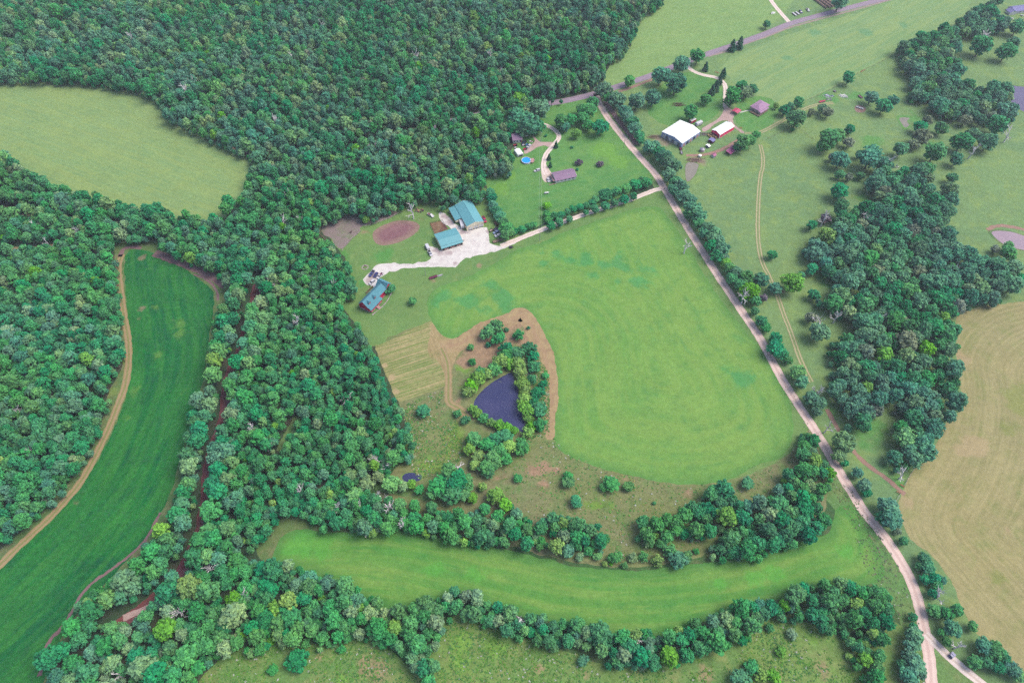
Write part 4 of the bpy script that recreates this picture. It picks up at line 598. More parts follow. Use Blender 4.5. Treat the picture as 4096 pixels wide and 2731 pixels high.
trailer('farm_wagon', 'red farm wagon south of the white barn', 'flat', 'p_maroon', (740, 1185), (715, 1100), 1.8, o=D); trailer('farm_wagon', 'grey farm wagon hitched below the red wagon', 'flat', 'steel', (760, 1275), (735, 1190), 1.6, o=D)
trailer('hay_trailer', 'red trailer with dark load on the lawn near the light pole', 'flat', 'p_maroon', (1835, 670), (2050, 595), 1.8, o=A); trailer('small_trailer', 'white trailer among clutter by the shed', 'flat', 'p_white', (320, 655), (385, 630), 1.4, o=C)
trailer('flatbed_trailer', 'white trailer, leftmost in the row beside the paved road', 'flat', 'p_white', (465, 210), (405, 165), 2.0, o=F_, s=S2, group='vehicles by the hay rows'); trailer('flatbed_trailer', 'white trailer, second from the left beside the paved road', 'flat', 'p_white', (505, 195), (450, 155), 2.0, o=F_, s=S2, group='vehicles by the hay rows')
trailer('dump_wagon', 'red wagon near the pale debris pile', 'flat', 'p_red', (185, 235), (95, 258), 1.8, o=G_, s=S2); trailer('dump_wagon', 'dark wagon right of the debris piles', 'flat', 'p_maroon', (680, 212), (622, 165), 1.8, o=G_, s=S2); trailer('dump_wagon', 'small grey wagon by the fence above the debris', 'flat', 'steel', (330, 125), (285, 102), 1.6, o=G_, s=S2); trailer('utility_trailer', 'dark trailer on the grass south of the farm drive', 'flat', 'p_black', (2385, 1205), (2270, 1218), 1.5, o=B)
def tractor(name, label, mat, front, rear, o, s=5.8725):
    a, b = Z(o, front, .8, s), Z(o, rear, .8, s); e = empty(name, ((a[0] + b[0]) / 2, (a[1] + b[1]) / 2, 0), math.atan2(a[1] - b[1], a[0] - b[0])); tag(e, label, 'tractor')
    MB().box(0, 1.7, -.38, .38, .7, 1.4, .05, .05).build('hood', X[mat], e); MB().box(-1.2, 0, -.6, .6, .7, 1.1).build('chassis', X[mat], e); MB().box(-.9, -.4, -.3, .3, 1.1, 1.5).build('seat', X['dark'], e); MB().tube((.05, 0, 1.3), (-.2, 0, 1.7), .03).build('steering_column', X['dark'], e)
    for sy in (-1, 1): MB().tube((-.8, sy * .65, .75), (-.8, sy * 1.05, .75), .75, .75, 12).build('rear_wheel', X['tyre'], e); MB().tube((1.2, sy * .5, .4), (1.2, sy * .75, .4), .4, .4, 10).build('front_wheel', X['tyre'], e)
tractor('tractor', 'tan tractor at the end of the parked row', 'p_tan', (1820, 860), (1890, 790), B); tractor('tractor', 'red tractor by the cottage trees', 'p_red', (320, 600), (410, 580), C); tractor('tractor', 'red and white ride-on mower before the cottage', 'p_red', (565, 690), (610, 670), C); tractor('utility_vehicle', 'white buggy with red seat behind the large teal barn', 'p_white', (1600, 70), (1680, 105), B); tractor('utility_vehicle', 'white four-wheeler among the cottage clutter', 'p_white', (530, 600), (600, 570), C); tractor('utility_vehicle', 'bright blue four-wheeler among the cottage clutter', 'p_cyan', (610, 590), (670, 565), C); tractor('ride_mower', 'dark red machine parked under trees north of the dirt lane', 'p_maroon', (225, 70), (262, 110), B)
# hay implements, feeder, debris
c = Z(B, (500, 1150), .5); e = empty('hay_rake', (c[0], c[1], 0), R(-62)); tag(e, 'green farm implement with spoked frame beside the stable barn', 'implement'); MB().box(-2.6, 2.6, -.12, .12, .5, .65).build('frame', X['green'], e)
for k in range(5):
    q = MB()
    for i in range(8): q.tube((-2 + k, 0, .6), (-2 + k + .15, math.cos(i * .785) * .75, .75 + math.sin(i * .785) * .7), .03, .03, 3)
    q.build('rake_wheel', X['green'] if k % 2 else X['steel'], e)
MB().tube((2.6, 0, .6), (4.2, .8, .5), .07).build('drawbar', X['steel'], e)
c = Z(A, (2105, 590), .4); e = empty('boat_hull', (c[0], c[1], 0), R(22)); tag(e, 'overturned grey boat beside the red trailer', 'boat'); m = MB(); st = 9
for i in range(st):
    t = i / (st - 1); w_ = .75 * math.sin(math.pi * (.12 + .88 * t * .93)) ** .6 if t < .99 else .05
    for yy, zz in ((-1, 0), (-.7, .45), (0, .6), (.7, .45), (1, 0)): m.v.append((-2.2 + 4.4 * t, yy * w_, zz * (1 - .3 * t)))
for i in range(st - 1): m.f += [(i * 5 + k, i * 5 + k + 1, i * 5 + 6 + k, i * 5 + 5 + k) for k in range(4)]
m.build('hull', X['steel'], e); MB().box(-2.2, 2.1, -.04, .04, .44, .63).build('keel', X['white'], e)
c = Z(F_, (145, 172), .6, S2); e = empty('boat_hull', (c[0], c[1], 0), R(30)); tag(e, 'white boat on the grass left of the top drive', 'boat'); o2 = obj('hull', m.mesh('hull'), X['white'], e); o2.scale = (1.3, 1.6, 1.5); MB().box(-1.5, .5, -.9, .9, .8, 1.1).build('cover', X['white'], e)
c = Z(G_, (635, 342), .4, S2); e = empty('feed_bunk', (c[0], c[1], 0), R(-33)); tag(e, 'white cattle feed bunk on the round dirt patch', 'feed bunk'); MB().box(-3, 3, -.8, .8, .35, .5).build('tray', X['white'], e)
for sy in (-1, 1): MB().box(-3, 3, sy * .8 - .06, sy * .8 + .06, .36, .95).build('side', X['p_white'], e)
for sx in (-2.4, 0, 2.4): MB().box(sx - .1, sx + .1, -.7, .7, 0, .34).build('leg', X['steel'], e)
def pile(name, label, c, n, r, mats, hgt=.5, cat='debris pile', sh='rock'):
    e = empty(name, (c[0], c[1], 0)); tag(e, label, cat)
    for k in range(n):
        a = rr.uniform(0, 6.28); d = r * math.sqrt(rr.random()); x, y = math.cos(a) * d, math.sin(a) * d * .6; mt = rr.choice(mats)
        if sh == 'board': t = rr.uniform(0, 3.14); L = rr.uniform(.5, 1.4); q = MB().box(-L, L, -.22, .22, 0, .08); q.v = [(x + u * math.cos(t) - v * math.sin(t), y + u * math.sin(t) + v * math.cos(t), z + rr.choice((.05, .15, .3))) for u, v, z in q.v]; q.build('board', X[mt], e)
        elif sh == 'limb': t = rr.uniform(-.4, .4); L = rr.uniform(1, r); MB().tube((x - L * math.cos(t), y - L * .5 * math.sin(t), rr.uniform(.1, hgt)), (x + L * math.cos(t), y + L * .5 * math.sin(t), rr.uniform(.1, hgt)), .12, .06, 4).build('limb', X[mt], e)
        else: rock('chunk', x, y, rr.uniform(.3, .7), 0, X[mt], None, None, e)
pile('scrap_pile', 'pile of pale blue and white scrap near the two-track lane', Z(G_, (212, 178), .3, S2), 34, 4.5, ['p_white', 'p_silver', 'steel', 'p_blue'], sh='board')
pile('scrap_pile', 'heap of white sheeting right of the blue scrap', Z(G_, (420, 182), .3, S2), 30, 4.2, ['p_white', 'white'], sh='board'); pile('scrap_pile', 'dark scrap below the pale blue pile', Z(G_, (235, 225), .3, S2), 10, 2.4, ['p_black', 'steel'], sh='board')
pile('brush_pile', 'long brown brush pile on the lawn north of the white barn', Z(D, (690, 110), .4), 30, 4.5, ['brush', 'rust'], .6, 'brush pile', 'limb'); pile('brush_pile', 'pink-brown brush west of the white barn', Z(D, (90, 870), .3), 22, 4, ['brush', 'wood'], .5, 'brush pile', 'limb'); pile('brush_pile', 'pale limbs and brush beside the tan pond', Z(D, (1090, 1410), .3), 34, 5, ['wood', 'hay2', 'brush'], .6, 'brush pile', 'limb'); pile('brush_pile', 'tangle of brush between the white and red barns', Z(D, (1250, 800), .4), 26, 4, ['wood', 'steel', 'brush'], .7, 'brush pile', 'limb')
pile('manure_heap', 'dark heap with rusty flecks beside the dead tree', Z(B, (155, 355), .4), 36, 3.4, ['p_maroon', 'rust', 'hay', 'dark'], .6, 'heap'); pile('scrap_pile', 'cream and brown junk at the wood edge above the paddock', Z((1024, 683), (935, 320), .3, 2.296), 14, 3, ['wood', 'p_white', 'rust'], sh='board'); pile('scrap_pile', 'scattered white and red junk under the north trees', Z(B, (370, 60), .3), 14, 4, ['p_white', 'p_red', 'p_maroon'], sh='board'); pile('yard_clutter', 'clutter of boxes along the cottage front', Z(C, (420, 500), .3), 22, 3.4, ['p_white', 'p_black', 'steel', 'p_blue'], sh='board'); pile('yard_clutter', 'ring of stones and planks on the cottage lawn', Z(C, (735, 497), .3), 14, 1.6, ['p_white', 'wood', 'rust'])
c = Z(A, (352, 405), .1); e = empty('fire_pit', (c[0], c[1], 0)); tag(e, 'ring of pale stones around a fire pit on the lawn', 'fire pit')
for k in range(16): a = k * .3927; rock('stone', math.cos(a) * 2.0, math.sin(a) * 2.0, .4, 0, X['stone'], None, None, e)
for k in range(9): a = rr.uniform(0, 6.28); rock('ash_lump', math.cos(a) * 1.1, math.sin(a) * 1.1, .35, 0, X['wood'] if k % 2 else X['p_maroon'], None, None, e)
c = Z(C, (625, 385), .4); e = empty('garden_bench', (c[0], c[1], 0), R(12)); tag(e, 'white garden bench by the cottage fence', 'bench'); MB().box(-1, 1, -.25, .25, .4, .48).build('seat', X['white'], e); MB().box(-1, 1, .25, .32, .48, .95).build('backrest', X['white'], e)
for sx in (-.9, .9): MB().box(sx - .06, sx + .06, -.2, .2, 0, .4).build('leg', X['white'], e)
for k, (p, lab) in enumerate(((T(3, 3, [(1893, 85)])[0], 0),)): pass
# hay bales
def bale(c, rz, label, group, mat='hay', r=.8, L=1.6):
    e = empty('hay_bale', (c[0], c[1], 0), rz); tag(e, label, 'hay bale', group); MB().tube((-L / 2, 0, r), (L / 2, 0, r), r, r, 12).build('bale', X[mat], e); MB().tube((-L / 2 - .02, 0, r), (-L / 2, 0, r), r * .55, r * .6, 12).build('core_end', X['hay2'], e)
for row, (p, q) in enumerate((((1375, 830), (1475, 905)), ((1435, 805), (1545, 885)))):
    a, b = Z(D, p, .8), Z(D, q, .8); d = math.hypot(b[0] - a[0], b[1] - a[1]); n = max(3, int(d / 1.65))
    for k in range(n): t = k / max(1, n - 1); bale((a[0] + (b[0] - a[0]) * t, a[1] + (b[1] - a[1]) * t), math.atan2(b[1] - a[1], b[0] - a[0]), '%s bale from the white barn in the %s row by the red barn' % (ORD0[k] if False else ['first', 'second', 'third', 'fourth', 'fifth', 'sixth'][k], 'outer' if row == 0 else 'inner'), 'hay bales by the red barn')
RW = (((700, -10), (850, 102)), ((757, -10), (902, 95)), ((812, -10), (938, 85)), ((868, -10), (972, 75)))
NM = 'first second third fourth fifth sixth seventh eighth ninth tenth eleventh twelfth thirteenth fourteenth fifteenth sixteenth seventeenth eighteenth nineteenth twentieth'.split()
for row, (p, q) in enumerate(RW):
    a, b = Z(F_, q, .9, S2), Z(F_, p, .9, S2); d = math.hypot(b[0] - a[0], b[1] - a[1]); n = int(d / 1.7)
    for k in range(min(n, 20)): t = k / (n - 1); bale((a[0] + (b[0] - a[0]) * t, a[1] + (b[1] - a[1]) * t), math.atan2(b[1] - a[1], b[0] - a[0]), '%s bale from the road in the %s long row' % (NM[k], NM[row]), 'hay bale rows by the paved road', 'hay2', .95, 1.65)
# fences, gates, poles
def fence(name, label, pts, step=3.0, hgt=1.3, mat='wood', rails=2):
    P = pts; e = empty(name, (P[0][0], P[0][1], 0)); tag(e, label, 'fence'); ox, oy = P[0]
    for i in range(len(P) - 1):
        a, b = P[i], P[i + 1]; d = math.hypot(b[0] - a[0], b[1] - a[1]); n = max(1, int(d / step))
        for k in range(n + (i == len(P) - 2)): t = k / n; x, y = a[0] + (b[0] - a[0]) * t - ox, a[1] + (b[1] - a[1]) * t - oy; MB().box(x - .09, x + .09, y - .09, y + .09, 0, hgt).build('post', X[mat], e)
        for r_ in range(rails): z = hgt * (.5 + .42 * r_); MB().tube((a[0] - ox, a[1] - oy, z), (b[0] - ox, b[1] - oy, z), .06, .06, 4).build('rail', X[mat], e)
fence('paddock_fence', 'weathered rail fence curving round the dirt paddock', [F(p) for p in T(1, 1, [(590, 500), (590, 590), (640, 640)])], 3); fence('paddock_fence', 'pale rail fence between paddock and riding arena', [F(p) for p in T(1, 1, [(1330, 385), (1220, 440), (1100, 490), (1000, 515)])], 3, mat='stone'); fence('paddock_fence', 'pale rail fence between paddock and lawn', [F(p) for p in T(1, 1, [(965, 555), (900, 610), (830, 670), (790, 740)])], 3, mat='stone')
fence('pen_fence', 'wooden fence around the muddy pen', [Z(B, p) for p in [(520, 925), (410, 670), (700, 600), (800, 760)]], 2.2, 1.3, 'rust'); fence('pasture_fence', 'thin wire fence between hay field and upper pasture', [F(p) for p in T(3, 0, [(340, 930), (560, 835), (690, 765), (860, 655), (1010, 585), (1170, 500)])], 6, 1.3, 'wood', 1); fence('pasture_fence', 'pale wire fence beside the dirt lane of the east farm', [F(p) for p in T(3, 0, [(0, 1275), (180, 1190), (290, 1180), (410, 1280)])], 6, 1.2, 'wood', 1); fence('field_fence', 'straight wire fence up to the red gate by the tan field', [F(p) for p in T(3, 2, [(1170, 1470), (1210, 1400)])], 3, 1.2, 'pole', 2); fence('field_fence', 'straight wire fence above the red gate by the tan field', [F(p) for p in T(3, 2, [(1245, 1330), (1345, 1160)])], 3, 1.2, 'pole', 2)
def gate(label, p, q):
    a, b = F(p), F(q); L = math.hypot(b[0] - a[0], b[1] - a[1]); e = empty('farm_gate', (a[0], a[1], 0), math.atan2(b[1] - a[1], b[0] - a[0])); tag(e, label, 'gate', 'red gates')
    for k in range(5): MB().tube((0, 0, .3 + k * .24), (L, 0, .3 + k * .24), .05, .05, 4).build('bar', X['gatered'], e)
    for x in (0, L / 2, L): MB().tube((x, 0, .2), (x, 0, 1.35), .05, .05, 4).build('upright', X['gatered'], e)
gate('red gate leaf above the track at the tan field', *T(3, 2, [(1212, 1315), (1248, 1340)])); gate('red gate leaf below the track at the tan field', *T(3, 2, [(1175, 1378), (1212, 1395)])); gate('red gate across the pasture two-track', *T(3, 1, [(110, 1105), (150, 1125)])); gate('red gate at the drive of the east farm', *T(2, 0, [(1860, 665), (1900, 680)])); gate('red gate beside the red barn lane', *T(2, 0, [(2085, 1180), (2115, 1183)])); gate('red gate in the hay field fence', *T(3, 0, [(850, 668), (890, 648)]))
def pole(label, c, h=9, arm=True, rz=0, lamp=False):
    e = empty('utility_pole', (c[0], c[1], 0), rz); tag(e, label, 'pole', 'utility poles'); MB().tube((0, 0, 0), (0, 0, h), .16, .11, 8).build('shaft', X['pole'], e)
    if arm: MB().box(-1, 1, -.06, .06, h - .7, h - .55).build('crossarm', X['pole'], e); [MB().tube((s, 0, h - .55), (s, 0, h - .3), .05).build('insulator', X['white'], e) for s in (-.9, 0, .9)]
    if lamp: MB().tube((0, 0, h - .3), (.9, 0, h), .05).build('lamp_arm', X['steel'], e); MB().box(.7, 1.15, -.15, .15, h - .1, h + .05).build('lamp_head', X['white'], e)
PC = [Z(C, (955, 520)), Z(C, (945, 1560)), Z(H_, (700, 885), 0, S2)]
pole('white utility pole beside the pink lot', PC[0], 9.5); pole('slim pole at the foot of the lawn below the long house', PC[1], 9); pole('slim pole on the field below the farm drive', PC[2], 9.5); pole('pale pole behind the garden bench', Z(C, (712, 390)), 8, False); pole('white light pole on the lawn near the red trailer', Z(A, (1778, 605)), 8, False, 2, True); pole('white pole beside the east drive', Z((2840, 360), (565, 600), 0, 13.37), 9.5, True, 1); pole('pale pole beside the paved road at the top', Z(F_, (972, 160), 0, S2), 8, True, 1); pole('pole beside the gravel road in the long-house paddock', Z((2048, 0), (1025, 1360), 0, 2.296), 8, True, 1)
wl = empty('power_line', (PC[0][0], PC[0][1], 0)); tag(wl, 'thin power wires strung down past the long house', 'power line')
for i in range(2):
    a, b = PC[i], PC[i + 1]
    for off in (-.8, .8):
        m = MB(); prev = None
        for k in range(13): t = k / 12; p = (a[0] + (b[0] - a[0]) * t + off - PC[0][0], a[1] + (b[1] - a[1]) * t - PC[0][1], 9 - 6 * t * (1 - t)); (m.tube(prev, p, .045, .045, 4, False) if prev else None); prev = p
        m.build('wire', X['wire'], wl)
# brown horse in the paddock
c = Z((1024, 683), (872, 565), .6, 2.296); e = empty('horse', (c[0], c[1], 0), R(35)); tag(e, 'dark brown horse standing in the dirt paddock', 'horse')
hm = bpy.data.meshes.new('horse_body'); J = [(0, 0, 1.12), (.55, 0, 1.15), (-.55, 0, 1.15), (.85, 0, 1.45), (1.1, 0, 1.72), (1.42, 0, 1.55), (.55, .2, .85), (.58, .2, .45), (.56, .2, .04), (.55, -.2, .85), (.5, -.2, .45), (.54, -.2, .04), (-.6, .2, .85), (-.72, .2, .5), (-.66, .2, .04), (-.6, -.2, .85), (-.66, -.2, .5), (-.6, -.2, .04), (-.85, 0, 1.1), (-.95, 0, .6)]
ED = [(0, 1), (0, 2), (1, 3), (3, 4), (4, 5), (1, 6), (6, 7), (7, 8), (1, 9), (9, 10), (10, 11), (2, 12), (12, 13), (13, 14), (2, 15), (15, 16), (16, 17), (2, 18), (18, 19)]
hm.from_pydata(J, ED, []); ho = obj('body', hm, plain('horse_coat', (.045, .025, .018, 1), .7), e); md = ho.modifiers.new('skin', 'SKIN'); RD = [.33, .32, .34, .2, .16, .1, .14, .08, .06, .14, .08, .06, .17, .08, .06, .17, .08, .06, .07, .05]
for i, r_ in enumerate(RD): hm.skin_vertices[0].data[i].radius = (r_, r_)
hm.skin_vertices[0].data[0].use_root = True; ho.modifiers.new('sub', 'SUBSURF').render_levels = 1
# ================================================================ trees
def leaf_mat(name, c, var=.28):
    g = NT(name); p = g.pos()
    oi = g.n('ShaderNodeObjectInfo').outputs['Random']
    hs = g.n('ShaderNodeHueSaturation', {'Hue': g.math('ADD', .485, g.math('MULTIPLY', oi, .03)), 'Saturation': g.math('ADD', .85, g.math('MULTIPLY', oi, .3)), 'Value': g.math('ADD', 1 - var * .7, g.math('MULTIPLY', g.math('FRACT', g.math('MULTIPLY', oi, 7.13)), var * 1.4)), 'Color': c}).outputs[0]
    n = g.noise(p, .42, 4, .75)
    cc = g.mix(g.step(n, .34, .68), g.mix(1.0, hs, (.72, .76, .85, 1), 'MULTIPLY'), g.mix(1.0, hs, (1.5, 1.32, 1.05, 1), 'MULTIPLY'))
    cc = g.mix(g.step(g.noise(p, .022, 4, .6), .35, .65), g.mix(1.0, cc, (.86, .95, 1.2, 1), 'MULTIPLY'), g.mix(1.0, cc, (1.04, 1.02, .96, 1), 'MULTIPLY'))
    g.base(cc); g.b.inputs['Roughness'].default_value = .75; g.b.inputs['Specular IOR Level'].default_value = .06
    tr = g.n('ShaderNodeBsdfTranslucent', {'Color': cc}); mx = g.n('ShaderNodeMixShader', {0: .25, 1: g.b.outputs[0], 2: tr.outputs[0]})
    g.t.links.new(mx.outputs[0], g.out.inputs[0]); return g.m
LEAF = {'deep': leaf_mat('leaf_deep', (.04, .225, .088, 1)), 'mid': leaf_mat('leaf_mid', (.066, .26, .08, 1)), 'blue': leaf_mat('leaf_blue', (.082, .235, .13, 1)),
        'olive': leaf_mat('leaf_olive', (.155, .30, .125, 1)), 'lime': leaf_mat('leaf_lime', (.14, .32, .055, 1)), 'rust': leaf_mat('leaf_rust', (.16, .215, .135, 1)), 'plum': leaf_mat('leaf_plum', (.12, .10, .13, 1)), 'cedar': leaf_mat('leaf_cedar', (.035, .12, .06, 1))}
LW = {'deep': 'dark green', 'mid': 'mid-green', 'blue': 'bluish green', 'olive': 'pale olive', 'lime': 'yellow-green', 'rust': 'brownish', 'plum': 'purplish', 'cedar': 'blackish'}
BARK = plain('bark', (.09, .075, .06, 1), .9, .1); DEADW = plain('dead_wood', (.5, .46, .46, 1), .9, .1, 0, .2)
def blob_leaves(cen, rad, n, size, out=.75, sq=1.0):
    """leaf-clump faces over one bough: scattered outward-facing quads"""
    d = rng.normal(size=(n, 3)); d[:, 2] = d[:, 2] * .9 + .35; d /= np.linalg.norm(d, axis=1)[:, None]
    p = cen + d * rad * rng.uniform(.72, 1.12, (n, 1)) * np.array([1, 1, sq])
    nn = d * out + rng.normal(size=(n, 3)) * .5; nn[:, 2] += .45; nn /= np.linalg.norm(nn, axis=1)[:, None]
    a = np.cross(nn, rng.normal(size=(n, 3))); a /= np.linalg.norm(a, axis=1)[:, None]; b = np.cross(nn, a)
    s = size * rng.uniform(.65, 1.35, (n, 1)); e = rng.uniform(.6, 1, (n, 1))
    return np.stack([p - a * s - b * s * e * .7, p + a * s * .8 - b * s * e, p + a * s + b * s * e * .8, p - a * s * .7 + b * s * e], 1)
def tree_data(kind, seed):
    """returns crown quads (k,4,3) and trunk MB in units where crown radius = 1"""
    global rng
    rng = np.random.default_rng(seed); rn = random.Random(seed); L = []; t = MB()
    if kind == 'cedar':
        h = 2.6
        for i in range(13):
            f = i / 12; z = .12 + f * (h - .3); r = (1 - f) ** .75 * .72 + .06
            for k in range(max(2, int(6 * (1 - f) + 2))):
                a = rn.uniform(0, 6.28); c = np.array([math.cos(a) * r * .7, math.sin(a) * r * .7, z])
                L.append(blob_leaves(c, .30 * (1 - f * .45), 16, .085))
        t.tube((0, 0, 0), (0, 0, h * .8), .07, .02, 5)
        return np.concatenate(L), t
    h, z0, nl = {'forest': (3.3, 1.0, 44), 'open': (2.3, .45, 46), 'shrub': (1.35, .1, 30)}[kind]
    ax, ay = rn.uniform(.85, 1.1), rn.uniform(.85, 1.1); zc = (h + z0) / 2; hz = (h - z0) / 2
    bn = []
    for i in range(nl):
        for _ in range(40):
            v = np.array([rn.gauss(0, 1), rn.gauss(0, 1), rn.gauss(.3, .9)]); v /= np.linalg.norm(v)
            if all(v @ o < .965 for o in bn): break
        bn.append(v); q = rn.uniform(.35, .95)
        lr = rn.uniform(.12, .3)
        c = np.array([v[0] * q * ax, v[1] * q * ay, zc + v[2] * (hz - lr * .75) * rn.uniform(.8, 1.08)])
        L.append(blob_leaves(c, lr, int(10 + 90 * lr), .105 if kind != 'shrub' else .115))
    L.append(blob_leaves(np.array([0, 0, zc]), .5, 50, .13, .6, hz / .75))
    # stray sprigs break the outline
    d = rng.normal(size=(26, 3)); d /= np.linalg.norm(d, axis=1)[:, None]
    for k in d: L.append(blob_leaves(np.array([k[0] * ax * .95, k[1] * ay * .95, zc + k[2] * hz * .98]), .1, 4, .075))
    t.tube((0, 0, -.05), (rn.uniform(-.05, .05), rn.uniform(-.05, .05), zc), .075, .04, 6)
    for v in bn[:7]: t.tube((0, 0, z0 * .8 + rn.uniform(0, .4)), (v[0] * .55, v[1] * .55, zc + v[2] * hz * .5), .035, .012, 4, False)
    return np.concatenate(L), t
def quads_mesh(name, q):
    k = len(q); me = bpy.data.meshes.new(name); me.vertices.add(k * 4); me.vertices.foreach_set('co', q.reshape(-1).astype(np.float32))
    me.loops.add(k * 4); me.loops.foreach_set('vertex_index', np.arange(k * 4, dtype=np.int32)); me.polygons.add(k)
    me.polygons.foreach_set('loop_start', np.arange(0, k * 4, 4, dtype=np.int32)); me.update(calc_edges=True); return me
VAR = {}
for kind, n in (('forest', 6), ('open', 6), ('shrub', 4), ('cedar', 3)):
    VAR[kind] = []
    for i in range(n):
        q, t = tree_data(kind, hash((kind == 'open', kind == 'shrub', kind == 'cedar', i)) % 9973 + i)
        cm = quads_mesh(kind + '_crown', q); cm.materials.append(LEAF['mid']); tm = t.mesh(kind + '_trunk'); tm.materials.append(BARK); VAR[kind].append((cm, tm, q, t))
rng = np.random.default_rng(11)
HK = {'forest': 3.3, 'open': 2.3, 'shrub': 1.35, 'cedar': 2.6}
def dead_mesh(seed):
    rn = random.Random(seed); m = MB()
    def br(p, d, ln, r, dep):
        q = p + d * ln; m.tube(p, q, r, r * .6, 5 if dep == 0 else 3, False)
        if dep >= 3: return
        for k in range(rn.randint(3, 4) if dep < 2 else 3):
            nd = (d + Vector((rn.gauss(0, .55), rn.gauss(0, .55), rn.gauss(.05, .35)))).normalized(); st = p + d * ln * rn.uniform(.45, 1)
            br(st, nd, ln * rn.uniform(.5, .8), r * .62, dep + 1)
    br(Vector((0, 0, -.1)), Vector((rn.uniform(-.08, .08), rn.uniform(-.08, .08), 1)).normalized(), 1.35, .11, 0)
    return m.mesh('dead_branches')
DEADM = [dead_mesh(s) for s in (3, 8, 21, 34, 55)]
ORD = 'first second third fourth fifth sixth seventh eighth ninth tenth eleventh twelfth thirteenth fourteenth fifteenth sixteenth seventeenth eighteenth nineteenth twentieth'.split()
def ordn(i):
    if i < 20: return ORD[i]
    return '%d%s' % (i + 1, {1: 'st', 2: 'nd', 3: 'rd'}.get((i + 1) % 10, 'th') if (i + 1) % 100 not in (11, 12, 13) else 'th')
TREES = []       # (x, y, r) of everything planted one by one, so the woods keep clear of it
def plant(name, x, y, r, h, kind, leaf, label, cat, group, vi=None):
    vi = random.randrange(len(VAR[kind])) if vi is None else vi; cm, tm = VAR[kind][vi][:2]
    e = empty(name, (x, y, 0), random.uniform(0, 6.28)); tag(e, label, cat, group)
    for nm, me, mt in (('crown', cm, LEAF[leaf]), ('trunk', tm, BARK)):
        o = bpy.data.objects.new(nm, me); COL.objects.link(o); o.parent = e; o.scale = (r, r, h / HK[kind])
        o.material_slots[0].link = 'OBJECT'; o.material_slots[0].material = mt
    TREES.append((x, y, r)); return e
KEY = {'d': 'deep', 'm': 'mid', 'b': 'blue', 'o': 'olive', 'y': 'lime', 'p': 'rust', 'u': 'plum', 'c': 'cedar'}
def place(c, r, lst, name, kind, where, cat, group, hk=None, cnt=None, row=None):
    """lst of (x, y, radius, leaf key) read in one survey tile; row: the phrase that numbers them"""
    out = []
    for (x, y, rr, k) in lst:
        p = T(c, r, [(x, y)])[0]; q = T(c, r, [(x + rr, y)])[0]
        kd = 'cedar' if k == 'c' else kind
        rad = abs(F(q)[0] - F(p)[0]) * (1.32 if name in ('pond_shrub', 'thicket_tree') else 1.1); h = rad * ({'open': 1.95, 'shrub': 1.25, 'cedar': 2.5, 'forest': 2.6}[kd] if hk is None or k == 'c' else hk)
        h = min(h, 19); wx, wy = F(p, h * .55); out.append((wx, wy, rad, h, kd, KEY[k], name, cat, where, group))
    PL.extend(out)
PL = []
place(2, 0, [(250, 1010, 92, 'b'), (170, 1150, 95, 'b'), (60, 1085, 90, 'b'), (235, 1170, 62, 'd'), (70, 925, 70, 'y'), (110, 1190, 66, 'b')], 'yard_tree', 'open', 'beside the cottage drive', 'tree', 'trees by the cottage')
place(2, 0, [(740, 945, 52, 'm'), (690, 1030, 72, 'm'), (640, 1005, 48, 'm'), (650, 1085, 58, 'm'), (700, 1150, 46, 'm'), (450, 1115, 64, 'm'), (545, 1100, 56, 'm'), (490, 1165, 46, 'b'), (590, 1232, 42, 'y'), (808, 1170, 70, 'd'), (405, 1322, 27, 'c'), (340, 1438, 24, 'c'), (352, 1508, 22, 'c')], 'lawn_tree', 'open', 'on the lawn of the long house', 'tree', 'trees on the long-house lawn')
place(2, 0, [(612, 1488, 36, 'u'), (812, 1506, 32, 'u'), (552, 1352, 15, 'd'), (312, 1245, 14, 'd'), (600, 1555, 14, 'd')], 'bush', 'shrub', 'on the lawn of the long house', 'bush', 'bushes on the long-house lawn')
place(2, 0, [(1075, 745, 50, 'm'), (1360, 700, 78, 'b'), (1505, 770, 92, 'b'), (1550, 590, 72, 'b'), (1705, 520, 64, 'm'), (2030, 410, 42, 'c'), (2100, 385, 44, 'c'), (2340, 225, 35, 'd'), (1785, 605, 33, 'c'), (1945, 665, 38, 'c'), (1915, 730, 33, 'c'), (1880, 780, 42, 'c'), (1842, 820, 38, 'c')], 'roadside_tree', 'open', 'beside the paved road', 'tree', 'trees by the paved road')
place(2, 0, [(1780, 915, 46, 'm'), (1640, 1032, 66, 'm'), (1145, 930, 78, 'b'), (1292, 900, 74, 'b'), (2030, 890, 78, 'm'), (2110, 790, 48, 'm'), (2150, 850, 56, 'o'), (2212, 820, 43, 'd'), (1990, 930, 46, 'd'), (2120, 1310, 76, 'm'), (2242, 1240, 38, 'm'), (2070, 1352, 38, 'd'), (2175, 1300, 56, 'm')], 'farm_tree', 'open', 'at the east farm', 'tree', 'trees at the east farm')
place(2, 0, [(845, 830, 72, 'b'), (890, 905, 48, 'm'), (960, 920, 72, 'b'), (1030, 1030, 58, 'b'), (1060, 1085, 56, 'b'), (1110, 1130, 58, 'd'), (1132, 1185, 56, 'b'), (1172, 1245, 48, 'd'), (1182, 1290, 38, 'd'), (1260, 1350, 60, 'b'), (1310, 1345, 50, 'b'), (1350, 1410, 58, 'd'), (1400, 1450, 66, 'b'), (1440, 1500, 66, 'b'), (1495, 1530, 56, 'b')], 'roadside_tree', 'open', 'in the row east of the gravel road', 'tree', 'trees along the gravel road')
